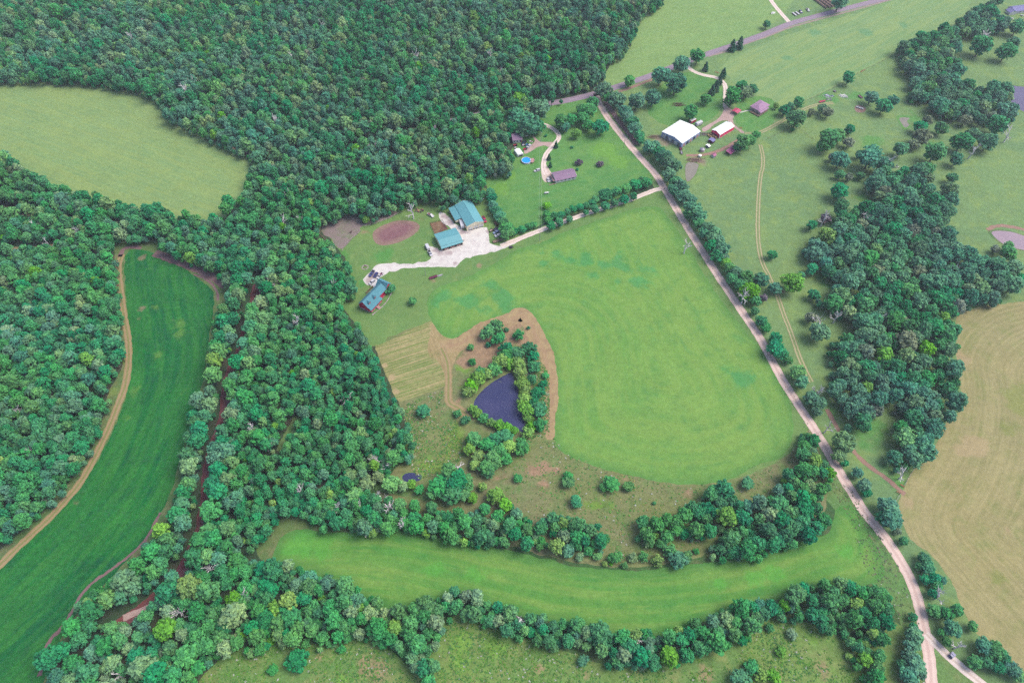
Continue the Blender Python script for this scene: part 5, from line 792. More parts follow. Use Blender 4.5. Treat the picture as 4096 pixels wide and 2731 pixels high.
place(2, 1, [(1440, 40, 66, 'b'), (1500, 110, 58, 'd'), (1550, 150, 66, 'b'), (1490, 182, 54, 'b'), (1575, 235, 58, 'b'), (1640, 265, 48, 'b'), (1660, 360, 76, 'b'), (1640, 405, 56, 'd'), (1720, 420, 66, 'b'), (1720, 490, 52, 'd'), (1800, 540, 66, 'b'), (1765, 565, 56, 'b'), (1850, 580, 64, 'b'), (1870, 640, 74, 'b'), (1840, 690, 66, 'd'), (1920, 720, 74, 'b'), (1880, 780, 58, 'd'), (1935, 800, 48, 'b'), (1960, 850, 48, 'y'), (2000, 905, 56, 'm'), (2060, 940, 56, 'b'), (2020, 990, 54, 'd'), (2150, 985, 72, 'm'), (2090, 1050, 58, 'd'), (2185, 1115, 78, 'y'), (2280, 1005, 64, 'b'), (2135, 1170, 46, 'd'), (2230, 1190, 52, 'd'), (2310, 1170, 38, 'u'), (2230, 1290, 44, 'd'), (2290, 1380, 50, 'd'), (2335, 1440, 46, 'm')], 'roadside_tree', 'open', 'in the row east of the gravel road', 'tree', 'trees along the gravel road')
place(3, 2, [(70, 60, 76, 'd'), (120, 112, 58, 'd'), (180, 172, 40, 'm'), (280, 290, 66, 'o'), (305, 372, 66, 'b'), (400, 520, 66, 'b'), (465, 580, 64, 'b'), (450, 645, 48, 'b'), (690, 930, 104, 'o'), (645, 1045, 64, 'o'), (700, 1115, 38, 'd'), (820, 1205, 48, 'b'), (880, 1320, 66, 'b'), (905, 1390, 46, 'd'), (1100, 1520, 84, 'b')], 'roadside_tree', 'open', 'in the row east of the gravel road', 'tree', 'trees along the gravel road')
place(3, 3, [(1120, 60, 96, 'b'), (1050, 45, 56, 'd'), (1190, 172, 33, 'p'), (1240, 262, 42, 'd'), (1430, 430, 56, 'd'), (1470, 505, 62, 'd'), (1400, 500, 38, 'm'), (1520, 605, 56, 'd'), (1440, 610, 46, 'd'), (1592, 622, 46, 'b'), (1550, 665, 50, 'm'), (1512, 745, 46, 'd'), (1530, 900, 56, 'm'), (1622, 930, 64, 'm'), (1732, 900, 56, 'm'), (1690, 1060, 74, 'b'), (1880, 1050, 46, 'm'), (1592, 1100, 38, 'm'), (1642, 1190, 46, 'm'), (1980, 1230, 74, 'b'), (2080, 1280, 84, 'm'), (2160, 1330, 64, 'd'), (2000, 1380, 64, 'd'), (2240, 1440, 74, 'b'), (2300, 1505, 56, 'o'), (2120, 1420, 64, 'd'), (1900, 1380, 56, 'm')], 'roadside_tree', 'open', 'between lower road and tan field', 'tree', 'trees by the lower gravel road')
place(3, 3, [(1340, 1140, 78, 'b'), (1312, 1230, 66, 'b'), (1300, 1320, 66, 'b'), (1345, 1400, 84, 'b'), (1280, 1480, 74, 'b'), (1240, 1400, 52, 'd'), (1400, 1480, 56, 'b'), (1310, 1550, 60, 'b'), (1330, 960, 38, 'd'), (1335, 1050, 40, 'd')], 'verge_tree', 'open', 'on the west verge above the road fork', 'tree', 'trees on the west verge')
place(2, 1, [(680, 385, 29, 'd'), (765, 355, 39, 'd'), (855, 325, 43, 'd'), (940, 295, 38, 'd'), (1030, 265, 42, 'd'), (1115, 235, 37, 'd'), (362, 505, 42, 'd'), (437, 475, 40, 'd'), (525, 445, 34, 'd')], 'avenue_tree', 'open', 'in the even row south of the drive', 'tree', 'avenue trees along the drive')
place(2, 1, [(320, 318, 38, 'y'), (320, 400, 40, 'm'), (392, 412, 38, 'd'), (450, 410, 38, 'd'), (510, 376, 34, 'd'), (560, 350, 38, 'd'), (622, 335, 36, 'd'), (682, 320, 36, 'd'), (732, 295, 34, 'd'), (770, 260, 38, 'm'), (865, 220, 58, 'd'), (960, 190, 48, 'd'), (1040, 160, 48, 'm'), (1130, 130, 52, 'd'), (1230, 110, 56, 'd'), (1192, 88, 38, 'd'), (330, 450, 34, 'm')], 'hedge_tree', 'open', 'in the hedge north of the drive', 'tree', 'hedge trees north of the drive', 1.5)
place(2, 1, [(20, 560, 40, 'd'), (90, 540, 40, 'd'), (150, 512, 38, 'd'), (202, 495, 30, 'd')], 'hedge_tree', 'open', 'in the hedge behind the parked vehicles', 'tree', 'hedge trees behind the barns', 1.5)
place(1, 1, [(2150, 200, 44, 'd'), (2165, 255, 48, 'd'), (2175, 315, 44, 'b'), (2202, 370, 48, 'd'), (2242, 420, 48, 'b'), (2272, 470, 44, 'd'), (2300, 530, 58, 'm'), (2290, 590, 54, 'm'), (2335, 565, 48, 'm')], 'hedge_tree', 'open', 'in the hedge behind the parked vehicles', 'tree', 'hedge trees behind the barns', 1.6)
place(3, 0, [(740, 720, 56, 'd'), (280, 950, 52, 'd'), (200, 980, 40, 'b'), (150, 1015, 48, 'd'), (75, 975, 28, 'y'), (260, 1095, 76, 'm'), (225, 1192, 20, 'd'), (950, 900, 58, 'b'), (1060, 975, 66, 'd'), (1150, 930, 52, 'b'), (500, 1000, 40, 'b'), (550, 1035, 50, 'p'), (400, 1030, 32, 'p'), (660, 15, 78, 'b'), (560, 1290, 94, 'm'), (650, 1240, 56, 'm'), (750, 1190, 46, 'd'), (740, 1312, 48, 'p'), (500, 1345, 56, 'm'), (660, 1470, 76, 'b'), (590, 1445, 38, 'p'), (940, 1445, 104, 'b'), (840, 1420, 38, 'b'), (1060, 1520, 74, 'b'), (1220, 1370, 66, 'b'), (1400, 1170, 56, 'd'), (1465, 1110, 46, 'p'), (1410, 1260, 74, 'p'), (1340, 1330, 46, 'p'), (1535, 1400, 94, 'd'), (1585, 1180, 56, 'd'), (1810, 1110, 52, 'p'), (1730, 1470, 60, 'b'), (1780, 1310, 84, 'd'), (2020, 1310, 76, 'b'), (2110, 1150, 88, 'd'), (2050, 1075, 52, 'p'), (1880, 1240, 58, 'b'), (1960, 420, 88, 'd'), (2190, 480, 76, 'd'), (2250, 400, 58, 'b'), (1820, 300, 48, 'o'), (2290, 250, 66, 'd'), (2110, 10, 40, 'd')], 'pasture_tree', 'open', 'in the upper right pasture', 'tree', 'trees in the upper pasture')
place(3, 1, [(40, 775, 44, 'd'), (230, 1030, 92, 'y'), (300, 962, 34, 'd'), (60, 1080, 54, 'b'), (405, 905, 52, 'd'), (400, 500, 48, 'd'), (650, 190, 76, 'd'), (670, 275, 38, 'p'), (420, 1140, 52, 'd'), (390, 1350, 52, 'p'), (470, 1480, 86, 'b'), (70, 1545, 60, 'd'), (1690, 70, 48, 'd'), (2200, 700, 48, 'm'), (2210, 760, 66, 'm'), (2260, 900, 76, 'b'), (2250, 1050, 84, 'b'), (2330, 1000, 54, 'd'), (2090, 720, 38, 'p'), (660, 40, 43, 'd'), (742, 60, 38, 'p'), (850, 50, 38, 'd'), (812, 360, 43, 'd'), (525, 440, 43, 'u')], 'pasture_tree', 'open', 'in the pasture beside the oak wood', 'tree', 'trees beside the oak wood')
place(2, 2, [(515, 1235, 44, 'm'), (520, 1295, 56, 'm'), (912, 1310, 72, 'm'), (842, 1342, 40, 'm'), (1075, 1332, 50, 'm'), (592, 1472, 58, 'd'), (55, 1252, 42, 'm'), (2160, 1300, 58, 'd'), (1305, 1482, 18, 'd'), (305, 312, 30, 'm')], 'meadow_tree', 'open', 'in the meadow south of the central field', 'tree', 'trees in the meadow', 1.35)
place(1, 2, [(1530, 640, 58, 'd')], 'meadow_tree', 'open', 'alone beside the mown patch', 'tree', 'trees in the meadow', 1.4)
place(1, 1, [(1438, 1195, 38, 'm'), (1240, 1080, 40, 'd'), (1205, 1110, 26, 'd')], 'yard_tree', 'open', 'on the lawn by the red house', 'tree', 'trees by the red house', 1.7)
place(1, 1, [(2212, 1420, 48, 'm'), (2132, 1480, 54, 'm'), (2232, 1540, 48, 'm'), (2300, 1460, 18, 'd')], 'pond_shrub', 'shrub', 'north of the pond thicket', 'shrub', 'shrubs by the pond', 1.5)
place(2, 1, [(60, 1505, 44, 'm'), (150, 1440, 15, 'd')], 'pond_shrub', 'shrub', 'north of the pond thicket', 'shrub', 'shrubs by the pond', 1.5)
place(1, 2, [(1955, 455, 46, 'y'), (1985, 400, 54, 'y'), (2030, 340, 62, 'y'), (2062, 290, 48, 'm'), (2130, 290, 46, 'y'), (2190, 250, 54, 'm'), (2250, 175, 62, 'y'), (2300, 120, 56, 'm'), (2330, 200, 48, 'y'), (1990, 620, 38, 'y'), (2035, 655, 38, 'y'), (2090, 700, 38, 'm'), (2160, 740, 36, 'y'), (2232, 765, 42, 'y'), (2305, 785, 38, 'y'), (1850, 660, 30, 'm'), (1920, 722, 34, 'd'), (2300, 60, 56, 'd'), (1972, 50, 25, 'm'), (2132, 30, 22, 'd'), (1985, 182, 30, 'm')], 'pond_shrub', 'shrub', 'on the west bank of the dark pond', 'shrub', 'shrubs by the pond', 1.45)
place(2, 2, [(40, 110, 56, 'd'), (60, 200, 56, 'y'), (80, 290, 48, 'y'), (90, 380, 52, 'y'), (120, 445, 43, 'y'), (112, 530, 52, 'y'), (130, 620, 60, 'y'), (150, 700, 38, 'y'), (172, 780, 38, 'y'), (140, 832, 48, 'y'), (20, 812, 30, 'y'), (260, 760, 52, 'm'), (90, 960, 64, 'm'), (200, 230, 48, 'd'), (232, 470, 48, 'd'), (242, 622, 62, 'd'), (200, 540, 40, 'd'), (290, 390, 33, 'd'), (150, 60, 50, 'd'), (180, 340, 40, 'd'), (190, 130, 46, 'd')], 'pond_shrub', 'shrub', 'on the east bank of the dark pond', 'shrub', 'shrubs by the pond', 1.4)
place(1, 2, [(2000, 900, 56, 'm'), (1960, 990, 48, 'y'), (2040, 1050, 48, 'y'), (2120, 950, 56, 'm'), (2180, 1062, 56, 'm'), (2250, 1000, 56, 'm'), (2320, 970, 56, 'y'), (2200, 900, 56, 'd'), (2112, 1150, 54, 'm'), (2010, 1130, 40, 'y'), (2300, 1080, 48, 'm'), (1950, 905, 30, 'y'), (2280, 880, 56, 'd'), (2145, 1205, 40, 'd'), (2200, 1130, 44, 'm')], 'thicket_tree', 'open', 'in the thicket south of the pond', 'tree', 'thicket south of the pond', 1.7)
place(1, 2, [(1780, 1220, 74, 'm'), (1680, 1330, 76, 'm'), (1850, 1290, 84, 'd'), (1930, 1300, 66, 'm'), (1800, 1400, 74, 'd'), (1640, 1385, 56, 'm'), (1900, 1400, 56, 'm'), (1985, 1440, 42, 'y'), (2200, 1420, 56, 'y'), (2290, 1500, 56, 'y'), (2100, 1540, 48, 'm'), (2080, 1330, 34, 'y'), (1430, 1310, 40, 'y'), (1500, 1360, 36, 'm'), (1350, 1330, 40, 'o'), (1250, 1310, 66, 'o'), (870, 1230, 52, 'o'), (1010, 1310, 58, 'o'), (900, 1420, 66, 'o'), (1120, 1240, 44, 'o'), (960, 1150, 50, 'm')], 'thicket_tree', 'open', 'in the thicket at the foot of the meadow', 'tree', 'thicket at the foot of the meadow', 1.8)
place(2, 3, [(505, 350, 64, 'b'), (702, 352, 46, 'm'), (622, 412, 38, 'o'), (792, 402, 38, 'o'), (955, 412, 56, 'm'), (1112, 412, 43, 'o'), (1205, 405, 48, 'm'), (1032, 482, 33, 'm'), (852, 466, 28, 'y'), (910, 470, 18, 'y'), (1336, 440, 56, 'y'), (1450, 350, 64, 'm'), (1530, 432, 78, 'b'), (1610, 410, 48, 'm'), (1692, 352, 30, 'm')], 'field_edge_shrub', 'shrub', 'above the lower hay field', 'shrub', 'shrubs above the lower hay field', 1.4)
place(1, 3, [(380, 1352, 96, 'd'), (150, 1442, 46, 'm'), (132, 1170, 48, 'y'), (780, 1250, 42, 'm'), (712, 1212, 32, 'm')], 'meadow_shrub', 'shrub', 'in the bottom meadow', 'shrub', 'shrubs in the bottom meadow', 1.2)
place(2, 3, [(650, 1360, 48, 'b'), (2285, 1485, 64, 'y'), (2200, 1420, 64, 'd'), (2090, 1515, 78, 'b')], 'meadow_shrub', 'shrub', 'in the bottom meadow', 'shrub', 'shrubs in the bottom meadow', 1.3)
place(3, 3, [(222, 1112, 48, 'o'), (120, 1272, 46, 'y'), (752, 1322, 40, 'y'), (50, 1500, 58, 'y'), (15, 1062, 40, 'm')], 'meadow_shrub', 'shrub', 'in the bottom meadow', 'shrub', 'shrubs in the bottom meadow', 1.3)
# ---- the woods
def wood(poly, z=7, **k): return dict(poly=[F(p, z) for p in poly], **k)
WOODS = [
 wood([(-120, -80), (1545, -80), (1521, 8), (1490, 24), (1476, 38), (1466, 50), (1463, 70), (1456, 88), (1441, 105), (1433, 120), (1416, 133), (1393, 146), (1391, 170), (1381, 180), (1368, 190), (1351, 208), (1316, 217), (1288, 224), (1251, 232), (1215, 240), (1225, 262), (1215, 280), (1172, 300), (1165, 330), (1180, 355), (1176, 395), (1118, 392), (1113, 407), (1115, 440), (1100, 458), (1055, 458), (1033, 464), (1010, 474), (988, 448), (950, 462), (920, 470), (888, 480), (850, 500), (803, 482), (765, 500), (738, 508), (720, 540), (755, 552), (770, 570), (778, 585), (803, 607), (816, 655), (812, 673), (786, 682), (783, 712), (797, 724), (826, 738), (836, 767), (845, 784),
       (855, 784), (863, 814), (870, 834), (875, 859), (890, 884), (903, 909), (910, 924), (923, 934), (936, 960), (938, 980), (936, 997), (950, 1009), (950, 1024), (940, 1050), (905, 1064), (890, 1084), (860, 1110), (820, 1150), (780, 1180), (740, 1215), (705, 1200), (690, 1180), (640, 1180), (610, 1230), (575, 1260), (540, 1275), (500, 1290), (470, 1300), (440, 1310), (400, 1330), (340, 1345), (280, 1400), (225, 1440), (185, 1490), (150, 1520), (120, 1560), (97, 1540), (100, 1514), (127, 1484), (142, 1464), (147, 1441), (170, 1414), (172, 1391), (192, 1369), (207, 1351), (232, 1341), (235, 1321), (262, 1318), (292, 1322), (302, 1312), (300, 1296), (322, 1271), (327, 1249), (365, 1221), (387, 1200), (385, 1176), (395, 1165), (395, 1147), (410, 1117), (400, 1097), (402, 1072), (413, 1044), (426, 1010), (424, 992), (433, 960), (435, 930), (456, 914), (468, 880), (473, 822), (477, 784), (487, 740), (492, 708), (515, 690), (522, 660), (500, 630), (440, 600), (400, 585), (360, 560), (350, 540), (300, 548), (262, 545), (255, 560), (262, 590),
       (266, 640), (268, 690), (275, 760), (280, 815), (260, 840), (250, 880), (245, 910), (230, 960), (225, 985), (208, 1020), (178, 1072), (170, 1090), (135, 1130), (110, 1150), (70, 1190), (20, 1230), (-20, 1260), (-120, 1330), (-120, 340), (0, 345), (30, 362), (55, 385), (95, 402), (125, 425), (190, 440), (245, 455), (290, 465), (350, 478), (400, 488), (440, 488), (470, 495), (505, 490), (520, 470), (540, 455), (560, 435), (572, 405), (580, 385), (578, 365), (540, 345), (500, 325), (460, 310), (430, 295), (400, 280), (380, 265), (362, 235), (345, 218), (310, 204), (230, 190), (180, 182), (100, 180), (0, 180), (-120, 175)], 8, name='north'),
 wood([(130, 1620), (110, 1568), (130, 1540), (160, 1510), (200, 1480), (240, 1430), (290, 1400), (345, 1350), (400, 1325), (470, 1290), (540, 1275), (600, 1285), (650, 1288), (690, 1300), (730, 1302), (765, 1318), (785, 1330), (815, 1342), (838, 1353), (850, 1368), (870, 1378), (895, 1388), (915, 1388), (945, 1388), (975, 1372), (1000, 1358), (1035, 1354), (1052, 1350), (1076, 1348), (1100, 1362), (1125, 1380), (1176, 1388)] + T(2, 3, [(150, 905), (300, 935), (560, 985), (720, 1025), (880, 1085), (960, 1095), (1180, 1075), (1300, 1085), (1420, 1095), (1500, 1055), (1650, 995), (1780, 945), (1900, 875), (2050, 835), (2200, 795), (2351, 775)]) + T(3, 3, [(150, 725), (300, 655), (500, 605), (700, 605), (850, 615), (950, 665), (1060, 685), (1150, 730), (1170, 830), (1180, 900), (1130, 1000), (1120, 1100), (1090, 1200), (1100, 1350), (1060, 1480), (1020, 1640), (850, 1500), (720, 1350), (740, 1200), (640, 1080), (560, 1120), (480, 1060), (380, 990), (180, 1010), (0, 950)]) + T(2, 3, [(2300, 1020), (2200, 1150), (2000, 1200), (1830, 1270), (1700, 1330), (1550, 1400), (1400, 1390), (1250, 1410), (1080, 1410), (980, 1460), (900, 1440), (860, 1330), (760, 1290), (640, 1250), (400, 1250), (200, 1190), (0, 1150)]) + T(1, 3, [(2200, 1070), (2080, 1030), (1960, 955), (1850, 965), (1740, 1005), (1700, 1080), (1650, 1180), (1630, 1290), (1620, 1350), (1700, 1450), (1760, 1640), (1540, 1640), (1500, 1480), (1400, 1400), (1340, 1310), (1260, 1270), (1150, 1210), (1050, 1170), (950, 1150), (830, 1140), (800, 1200), (740, 1265), (620, 1275), (520, 1220), (430, 1210), (200, 1235), (80, 1245), (0, 1295)]) + T(0, 3, [(2250, 1300), (2150, 1250), (2080, 1330), (1950, 1380), (1850, 1400), (1800, 1480), (1760, 1650)]), 6, name='south'),
 wood([(700, 1185), (760, 1135), (860, 1135), (930, 1150), (1000, 1158), (1060, 1170), (1100, 1165), (1130, 1165), (1175, 1150), (1200, 1185), (1235, 1190), (1290, 1178), (1330, 1190), (1395, 1205), (1410, 1235), (1390, 1262), (1320, 1262), (1290, 1268), (1180, 1252), (1080, 1248), (1000, 1232), (930, 1222), (830, 1222), (750, 1212), (715, 1203)], 6, name='band'),
 wood(T(2, 2, [(1520, 1568), (1560, 1510), (1680, 1450), (1790, 1390), (1880, 1320), (2030, 1300), (2110, 1430), (2230, 1440), (2330, 1440)]) + T(3, 2, [(40, 1400), (110, 1290), (150, 1180), (270, 1170), (300, 1000), (310, 800), (420, 850), (510, 1000), (610, 1150), (600, 1280), (570, 1380), (480, 1480), (550, 1568)]) + T(3, 3, [(550, 80), (510, 200), (420, 245), (300, 285), (130, 335), (0, 385)]) + T(2, 3, [(2351, 400), (2150, 430), (1950, 430), (1820, 390), (1790, 300), (1900, 240), (1800, 200), (1700, 250), (1500, 270), (1400, 290), (1330, 285), (1130, 270), (1115, 200), (1220, 150), (1100, 80), (1180, 60), (1300, 30), (1500, 20)]), 6, name='southeast'),
 wood(T(3, 1, [(950, -20), (1520, -20), (1520, 150), (1680, 150), (1720, 300), (1730, 400), (1650, 430), (1680, 560), (1690, 650), (1800, 650), (1930, 780), (2130, 820), (2170, 920), (2200, 1100), (2140, 1225), (1900, 1200), (1850, 1260), (1770, 1300), (1700, 1335), (1740, 1500), (1790, 1568)]) + T(3, 2, [(1800, 20), (1700, 80), (1730, 200), (1730, 330), (1770, 460), (1800, 600), (1760, 680), (1680, 720), (1600, 735), (1610, 830), (1580, 900), (1500, 930), (1520, 1020), (1480, 1085), (1380, 1120), (1200, 1160), (1100, 1120), (1080, 1060), (1180, 980), (1160, 860), (1120, 720), (1200, 680), (1260, 640), (1100, 580), (1020, 660), (1020, 740), (940, 800), (830, 790), (740, 790), (700, 720), (690, 560), (540, 460), (530, 380), (570, 290), (620, 240), (570, 80), (590, 0)]) + T(3, 1, [(600, 1550), (830, 1480), (860, 1440), (740, 1370), (640, 1290), (560, 1255), (450, 1225), (440, 1130), (600, 1090), (700, 980), (620, 975), (500, 930), (480, 850), (350, 830), (340, 700), (380, 600), (500, 580), (600, 550), (580, 480), (600, 350), (680, 330), (760, 370), (830, 350), (920, 290), (1000, 240), (920, 190), (920, 100)]), 7, name='oak'),
 wood([(2194, 52), (2236, 22), (2284, 5), (2296, 25), (2314, 45), (2314, 65), (2280, 72), (2240, 80), (2204, 62)], 7, name='oak'),
 wood([(2062, 112), (2080, 92), (2110, 82), (2140, 74), (2165, 62), (2190, 70), (2205, 90), (2210, 110), (2195, 125), (2205, 140), (2200, 160), (2210, 180), (2250, 200), (2280, 195), (2310, 200), (2325, 225), (2340, 250), (2335, 268), (2300, 272), (2260, 280), (2230, 265), (2180, 268), (2160, 255), (2130, 235), (2100, 230), (2090, 215), (2095, 190), (2085, 165), (2075, 145)], 7, name='oak'),
]
CREEKW = smooth([F(p) for p in CREEK], False, 2); PAVEDW = smooth([F(p) for p in PAVED], False, 1)
TRACKW = [F(p) for p in T(0, 1, [(-100, 760), (100, 737), (300, 730), (560, 705)])]; CLEARW = [F(p) for p in T(1, 2, [(390, 715), (340, 815), (280, 915), (230, 1025)])]
CREEK2W = [F(p) for p in [(0, 482), (40, 489), (95, 496)]]
BANDW = [F(p) for p in T(1, 2, [(1100, 1340), (1250, 1360), (1450, 1410), (1600, 1430)])]; PONDW = [F(p) for p in T(1, 2, [(1390, 1245), (1480, 1245)])]
ZONES = [('in the wood west of the crop field', lambda x, y: x < -60 and False)]
cand = []
P0 = np.array([F((1176, 784))])
pre = []
for (wx, wy, rad, h, kd, lf, *_) in PL: pre.append((wx, wy, rad))
cell = {}
def near(x, y, r, s=6):
    cx, cy_ = int(x // s), int(y // s); k = 3
    for i in range(cx - k, cx + k + 1):
        for j in range(cy_ - k, cy_ + k + 1):
            for (a, b, c) in cell.get((i, j), ()):
                if (a - x) ** 2 + (b - y) ** 2 < ((r + c) * SP) ** 2: return True
    return False
def put(x, y, r, s=6): cell.setdefault((int(x // s), int(y // s)), []).append((x, y, r))
for p in pre: put(*p)
def rad_for(nm, x, y, fx, fy, dc, rn):
    u = rn.random()
    if nm == 'north':
        if fx > 560 and fy > 690 and dc > 16: return rn.uniform(1.9, 2.9) if u < .88 else rn.uniform(3.2, 4.2)
        if fy > 560: return rn.uniform(2.3, 4.1) if dc > 14 else rn.uniform(3.3, 5.4)
        return rn.uniform(2.1, 3.7) if u < .85 else rn.uniform(3.9, 5.2)
    if nm == 'south':
        if fx < 650: return rn.uniform(2.6, 4.2) if u < .7 else rn.uniform(4.5, 6.3)
        return rn.uniform(2.5, 4.2) if u < .85 else rn.uniform(4.2, 5.2)
    if nm == 'oak': return rn.uniform(3.6, 6.6)
    if nm == 'southeast': return rn.uniform(2.8, 5.0)
    return rn.uniform(2.4, 4.4)
def invF(x, y):
    v = (x, y, -CAM_H); dep = v[1] * CT - v[2] * ST; up = v[1] * ST + v[2] * CT
    return ((2048 + FPX * x / dep) / FS, (1365.5 - FPX * up / dep) / FS)
rn = random.Random(5)
SP = .58
for wd in WOODS:
    poly = wd['poly']; b = np.array(poly); x0, y0 = b.min(0); x1, y1 = b.max(0)
    n = int((x1 - x0) * (y1 - y0) / 9)
    P = np.stack([rng.uniform(x0, x1, n), rng.uniform(y0, y1, n)], 1); P = P[inside(P, poly)]
    # keep to what the camera's frame and a margin round it can see
    keep = (P[:, 1] < 690) & (np.abs(P[:, 0]) < 150 + P[:, 1] * .8); P = P[keep]
    de = pdist(P, poly, True); dc = pdist(P, CREEKW); dr = pdist(P, PAVEDW); dt = np.minimum(np.minimum(pdist(P, TRACKW), pdist(P, CLEARW)), np.minimum(np.minimum(pdist(P, BANDW), pdist(P, PONDW)), pdist(P, CREEK2W)))
    for i in range(len(P)):
        x, y = P[i]; fx, fy = invF(x, y); r = rad_for(wd['name'], x, y, fx, fy, dc[i], rn)
        if de[i] < r * .4: continue
        if (dc[i] < 2.9 + r * .48 if fy < 1330 or 290 < fx < 400 else dc[i] < r * .3) or dr[i] < 3.6 + r * .3 or dt[i] < 2.6 + r * .5: continue
        if near(x, y, r): continue
        put(x, y, r); cand.append((x, y, r, wd['name'], fx, fy, dc[i], de[i]))
SP = .5
for wd in WOODS:                                   # undergrowth and young trees between and along the edges
    poly = wd['poly']; b = np.array(poly); x0, y0 = b.min(0); x1, y1 = b.max(0)
    n = int((x1 - x0) * (y1 - y0) / 7); P = np.stack([rng.uniform(x0, x1, n), rng.uniform(y0, y1, n)], 1); P = P[inside(P, poly)]
    P = P[(P[:, 1] < 690) & (np.abs(P[:, 0]) < 150 + P[:, 1] * .8)]
    de = pdist(P, poly, True); dc = pdist(P, CREEKW); dr = pdist(P, PAVEDW); dt = np.minimum(np.minimum(pdist(P, TRACKW), pdist(P, CLEARW)), np.minimum(np.minimum(pdist(P, BANDW), pdist(P, PONDW)), pdist(P, CREEK2W)))
    for i in range(len(P)):
        x, y = P[i]; r = rn.uniform(1.3, 2.5)
        if wd['name'] == 'oak' and rn.random() < .6: continue
        if de[i] < r * .2 or (dc[i] < 3.0 + r * .5) or dr[i] < 4 + r * .5 or dt[i] < 2.6 + r * .5 or near(x, y, r): continue
        put(x, y, r); fx, fy = invF(x, y); cand.append((x, y, r, wd['name'], fx, fy, dc[i], de[i]))
# colour and height of each wood tree
LK = list(LEAF)
def look(x, y, nm, fx, fy, dc, r):
    v = fbm(x, y, .016); u = rn.random()
    v2 = fbm(x + 400, y, .03)
    if nm == 'north' and fy < 420:
        wts = dict(deep=.4 - .9 * v, mid=.12 + .5 * v2, blue=.3 + .9 * v, olive=.1 + .5 * v * (v > 0), lime=.012, rust=.01)
    elif nm == 'north' and fx > 560 and fy > 690: wts = dict(deep=.5 + .5 * v2, mid=.42 - .5 * v2, blue=.06, olive=.03, lime=.012)
    elif nm == 'oak': wts = dict(deep=.2 - .4 * v, mid=.06, blue=.62 + .4 * v, olive=.08, rust=.03, lime=.012)
    elif nm == 'south': wts = dict(deep=.3 + .6 * v, mid=.46 - .5 * v, blue=.06, olive=.1 + .3 * v2, lime=.05)
    elif nm in ('southeast', 'band'): wts = dict(deep=.34 + .5 * v, mid=.5 - .5 * v, blue=.08, olive=.05, lime=.03)
    else: wts = dict(deep=.4 + .6 * v, mid=.34 - .5 * v, blue=.16, olive=.08 + .2 * v2, lime=.012)
    if dc < 14: wts['olive'] = wts.get('olive', 0) + .2; wts['blue'] = wts.get('blue', 0) + .12
    ks = list(wts); ws = [max(.005, w_) for w_ in wts.values()]
    return rn.choices(ks, ws)[0]
def height(nm, r, fx, fy):
    if r < 2.5: return r * rn.uniform(1.7, 2.6) + (2 if nm == 'north' else .5)
    if nm == 'oak': return min(16, 2.2 * r + rn.uniform(0, 2.5))
    if nm == 'north' and fy < 560: return min(19, 2.4 * r + rn.uniform(3, 6.5))
    if nm == 'north': return min(17, 2.2 * r + rn.uniform(2.5, 5.5))
    return min(14, 1.9 * r + rn.uniform(1, 3.5))
full = [(x, y, r, height(nm, r, fx, fy), look(x, y, nm, fx, fy, dc, r), nm, fx, fy, de) for (x, y, r, nm, fx, fy, dc, de) in cand]
# the 300 wood trees that show largest are things of their own; the rest of the woods is one mass
def size_px(t): return t[2] / math.hypot(t[0], t[1], CAM_H) if -5 < t[6] < 2357 and -5 < t[7] < 1590 else 0
full.sort(key=size_px, reverse=True)
NEAR, REST = full[:300], full[300:]
def zone(t):
    x, y, r, h, lf, nm, fx, fy, de = t
    if nm == 'oak': return 'in the main oak wood' if fy > 300 else 'in the upper right oak wood'
    if nm == 'southeast': return 'in the copse beside the lower road'
    if nm == 'band': return 'in the belt above the lower field'
    if nm == 'south': return 'in the wood below the lower field' if fx < 900 else 'in the belt below the lower field'
    if fy < 560: return 'in the north wood'
    if fx < 300 and fx < 420 - (fy - 560) * .3 and fy < 1260: return 'in the wood left of the crop field'
    if abs(fx - 500) < 110: return 'beside the muddy creek'
    return 'between creek and mown patch'
cls = {}
for t in NEAR:
    sz = 'broad' if t[2] > 5 else ('small' if t[2] < 3.2 else 'medium')
    cls.setdefault((sz, t[4], zone(t)), []).append(t)
for (sz, lf, zn), L in cls.items():
    L.sort(key=lambda t: t[6])
    for i, t in enumerate(L):
        lab = '%s %s tree %s' % (sz, LW[lf], zn)
        if len(L) > 1: lab += ', %s from left' % ordn(i)
        plant('woodland_tree', t[0], t[1], t[2], t[3], 'forest' if t[3] / t[2] > 2.75 else 'open', lf, lab, 'tree', 'woodland trees')
# things planted one by one
cls = {}
for t in PL:
    sz = 'broad' if t[2] > 5.5 else ('small' if t[2] < 3 else 'medium')
    cls.setdefault((sz, t[5], t[4] == 'cedar', t[8], t[7]), []).append(t)
for (sz, lf, ced, where, cat), L in cls.items():
    L.sort(key=lambda t: t[0] / t[1])
    for i, t in enumerate(L):
        lab = '%s %s %s %s' % (sz, LW[lf], 'cedar' if ced else cat, where)
        if len(L) > 1: lab += ', %s from left' % ordn(i)
        plant('cedar_tree' if ced else t[6], t[0], t[1], t[2], t[3], t[4], lf, lab, cat, t[9])
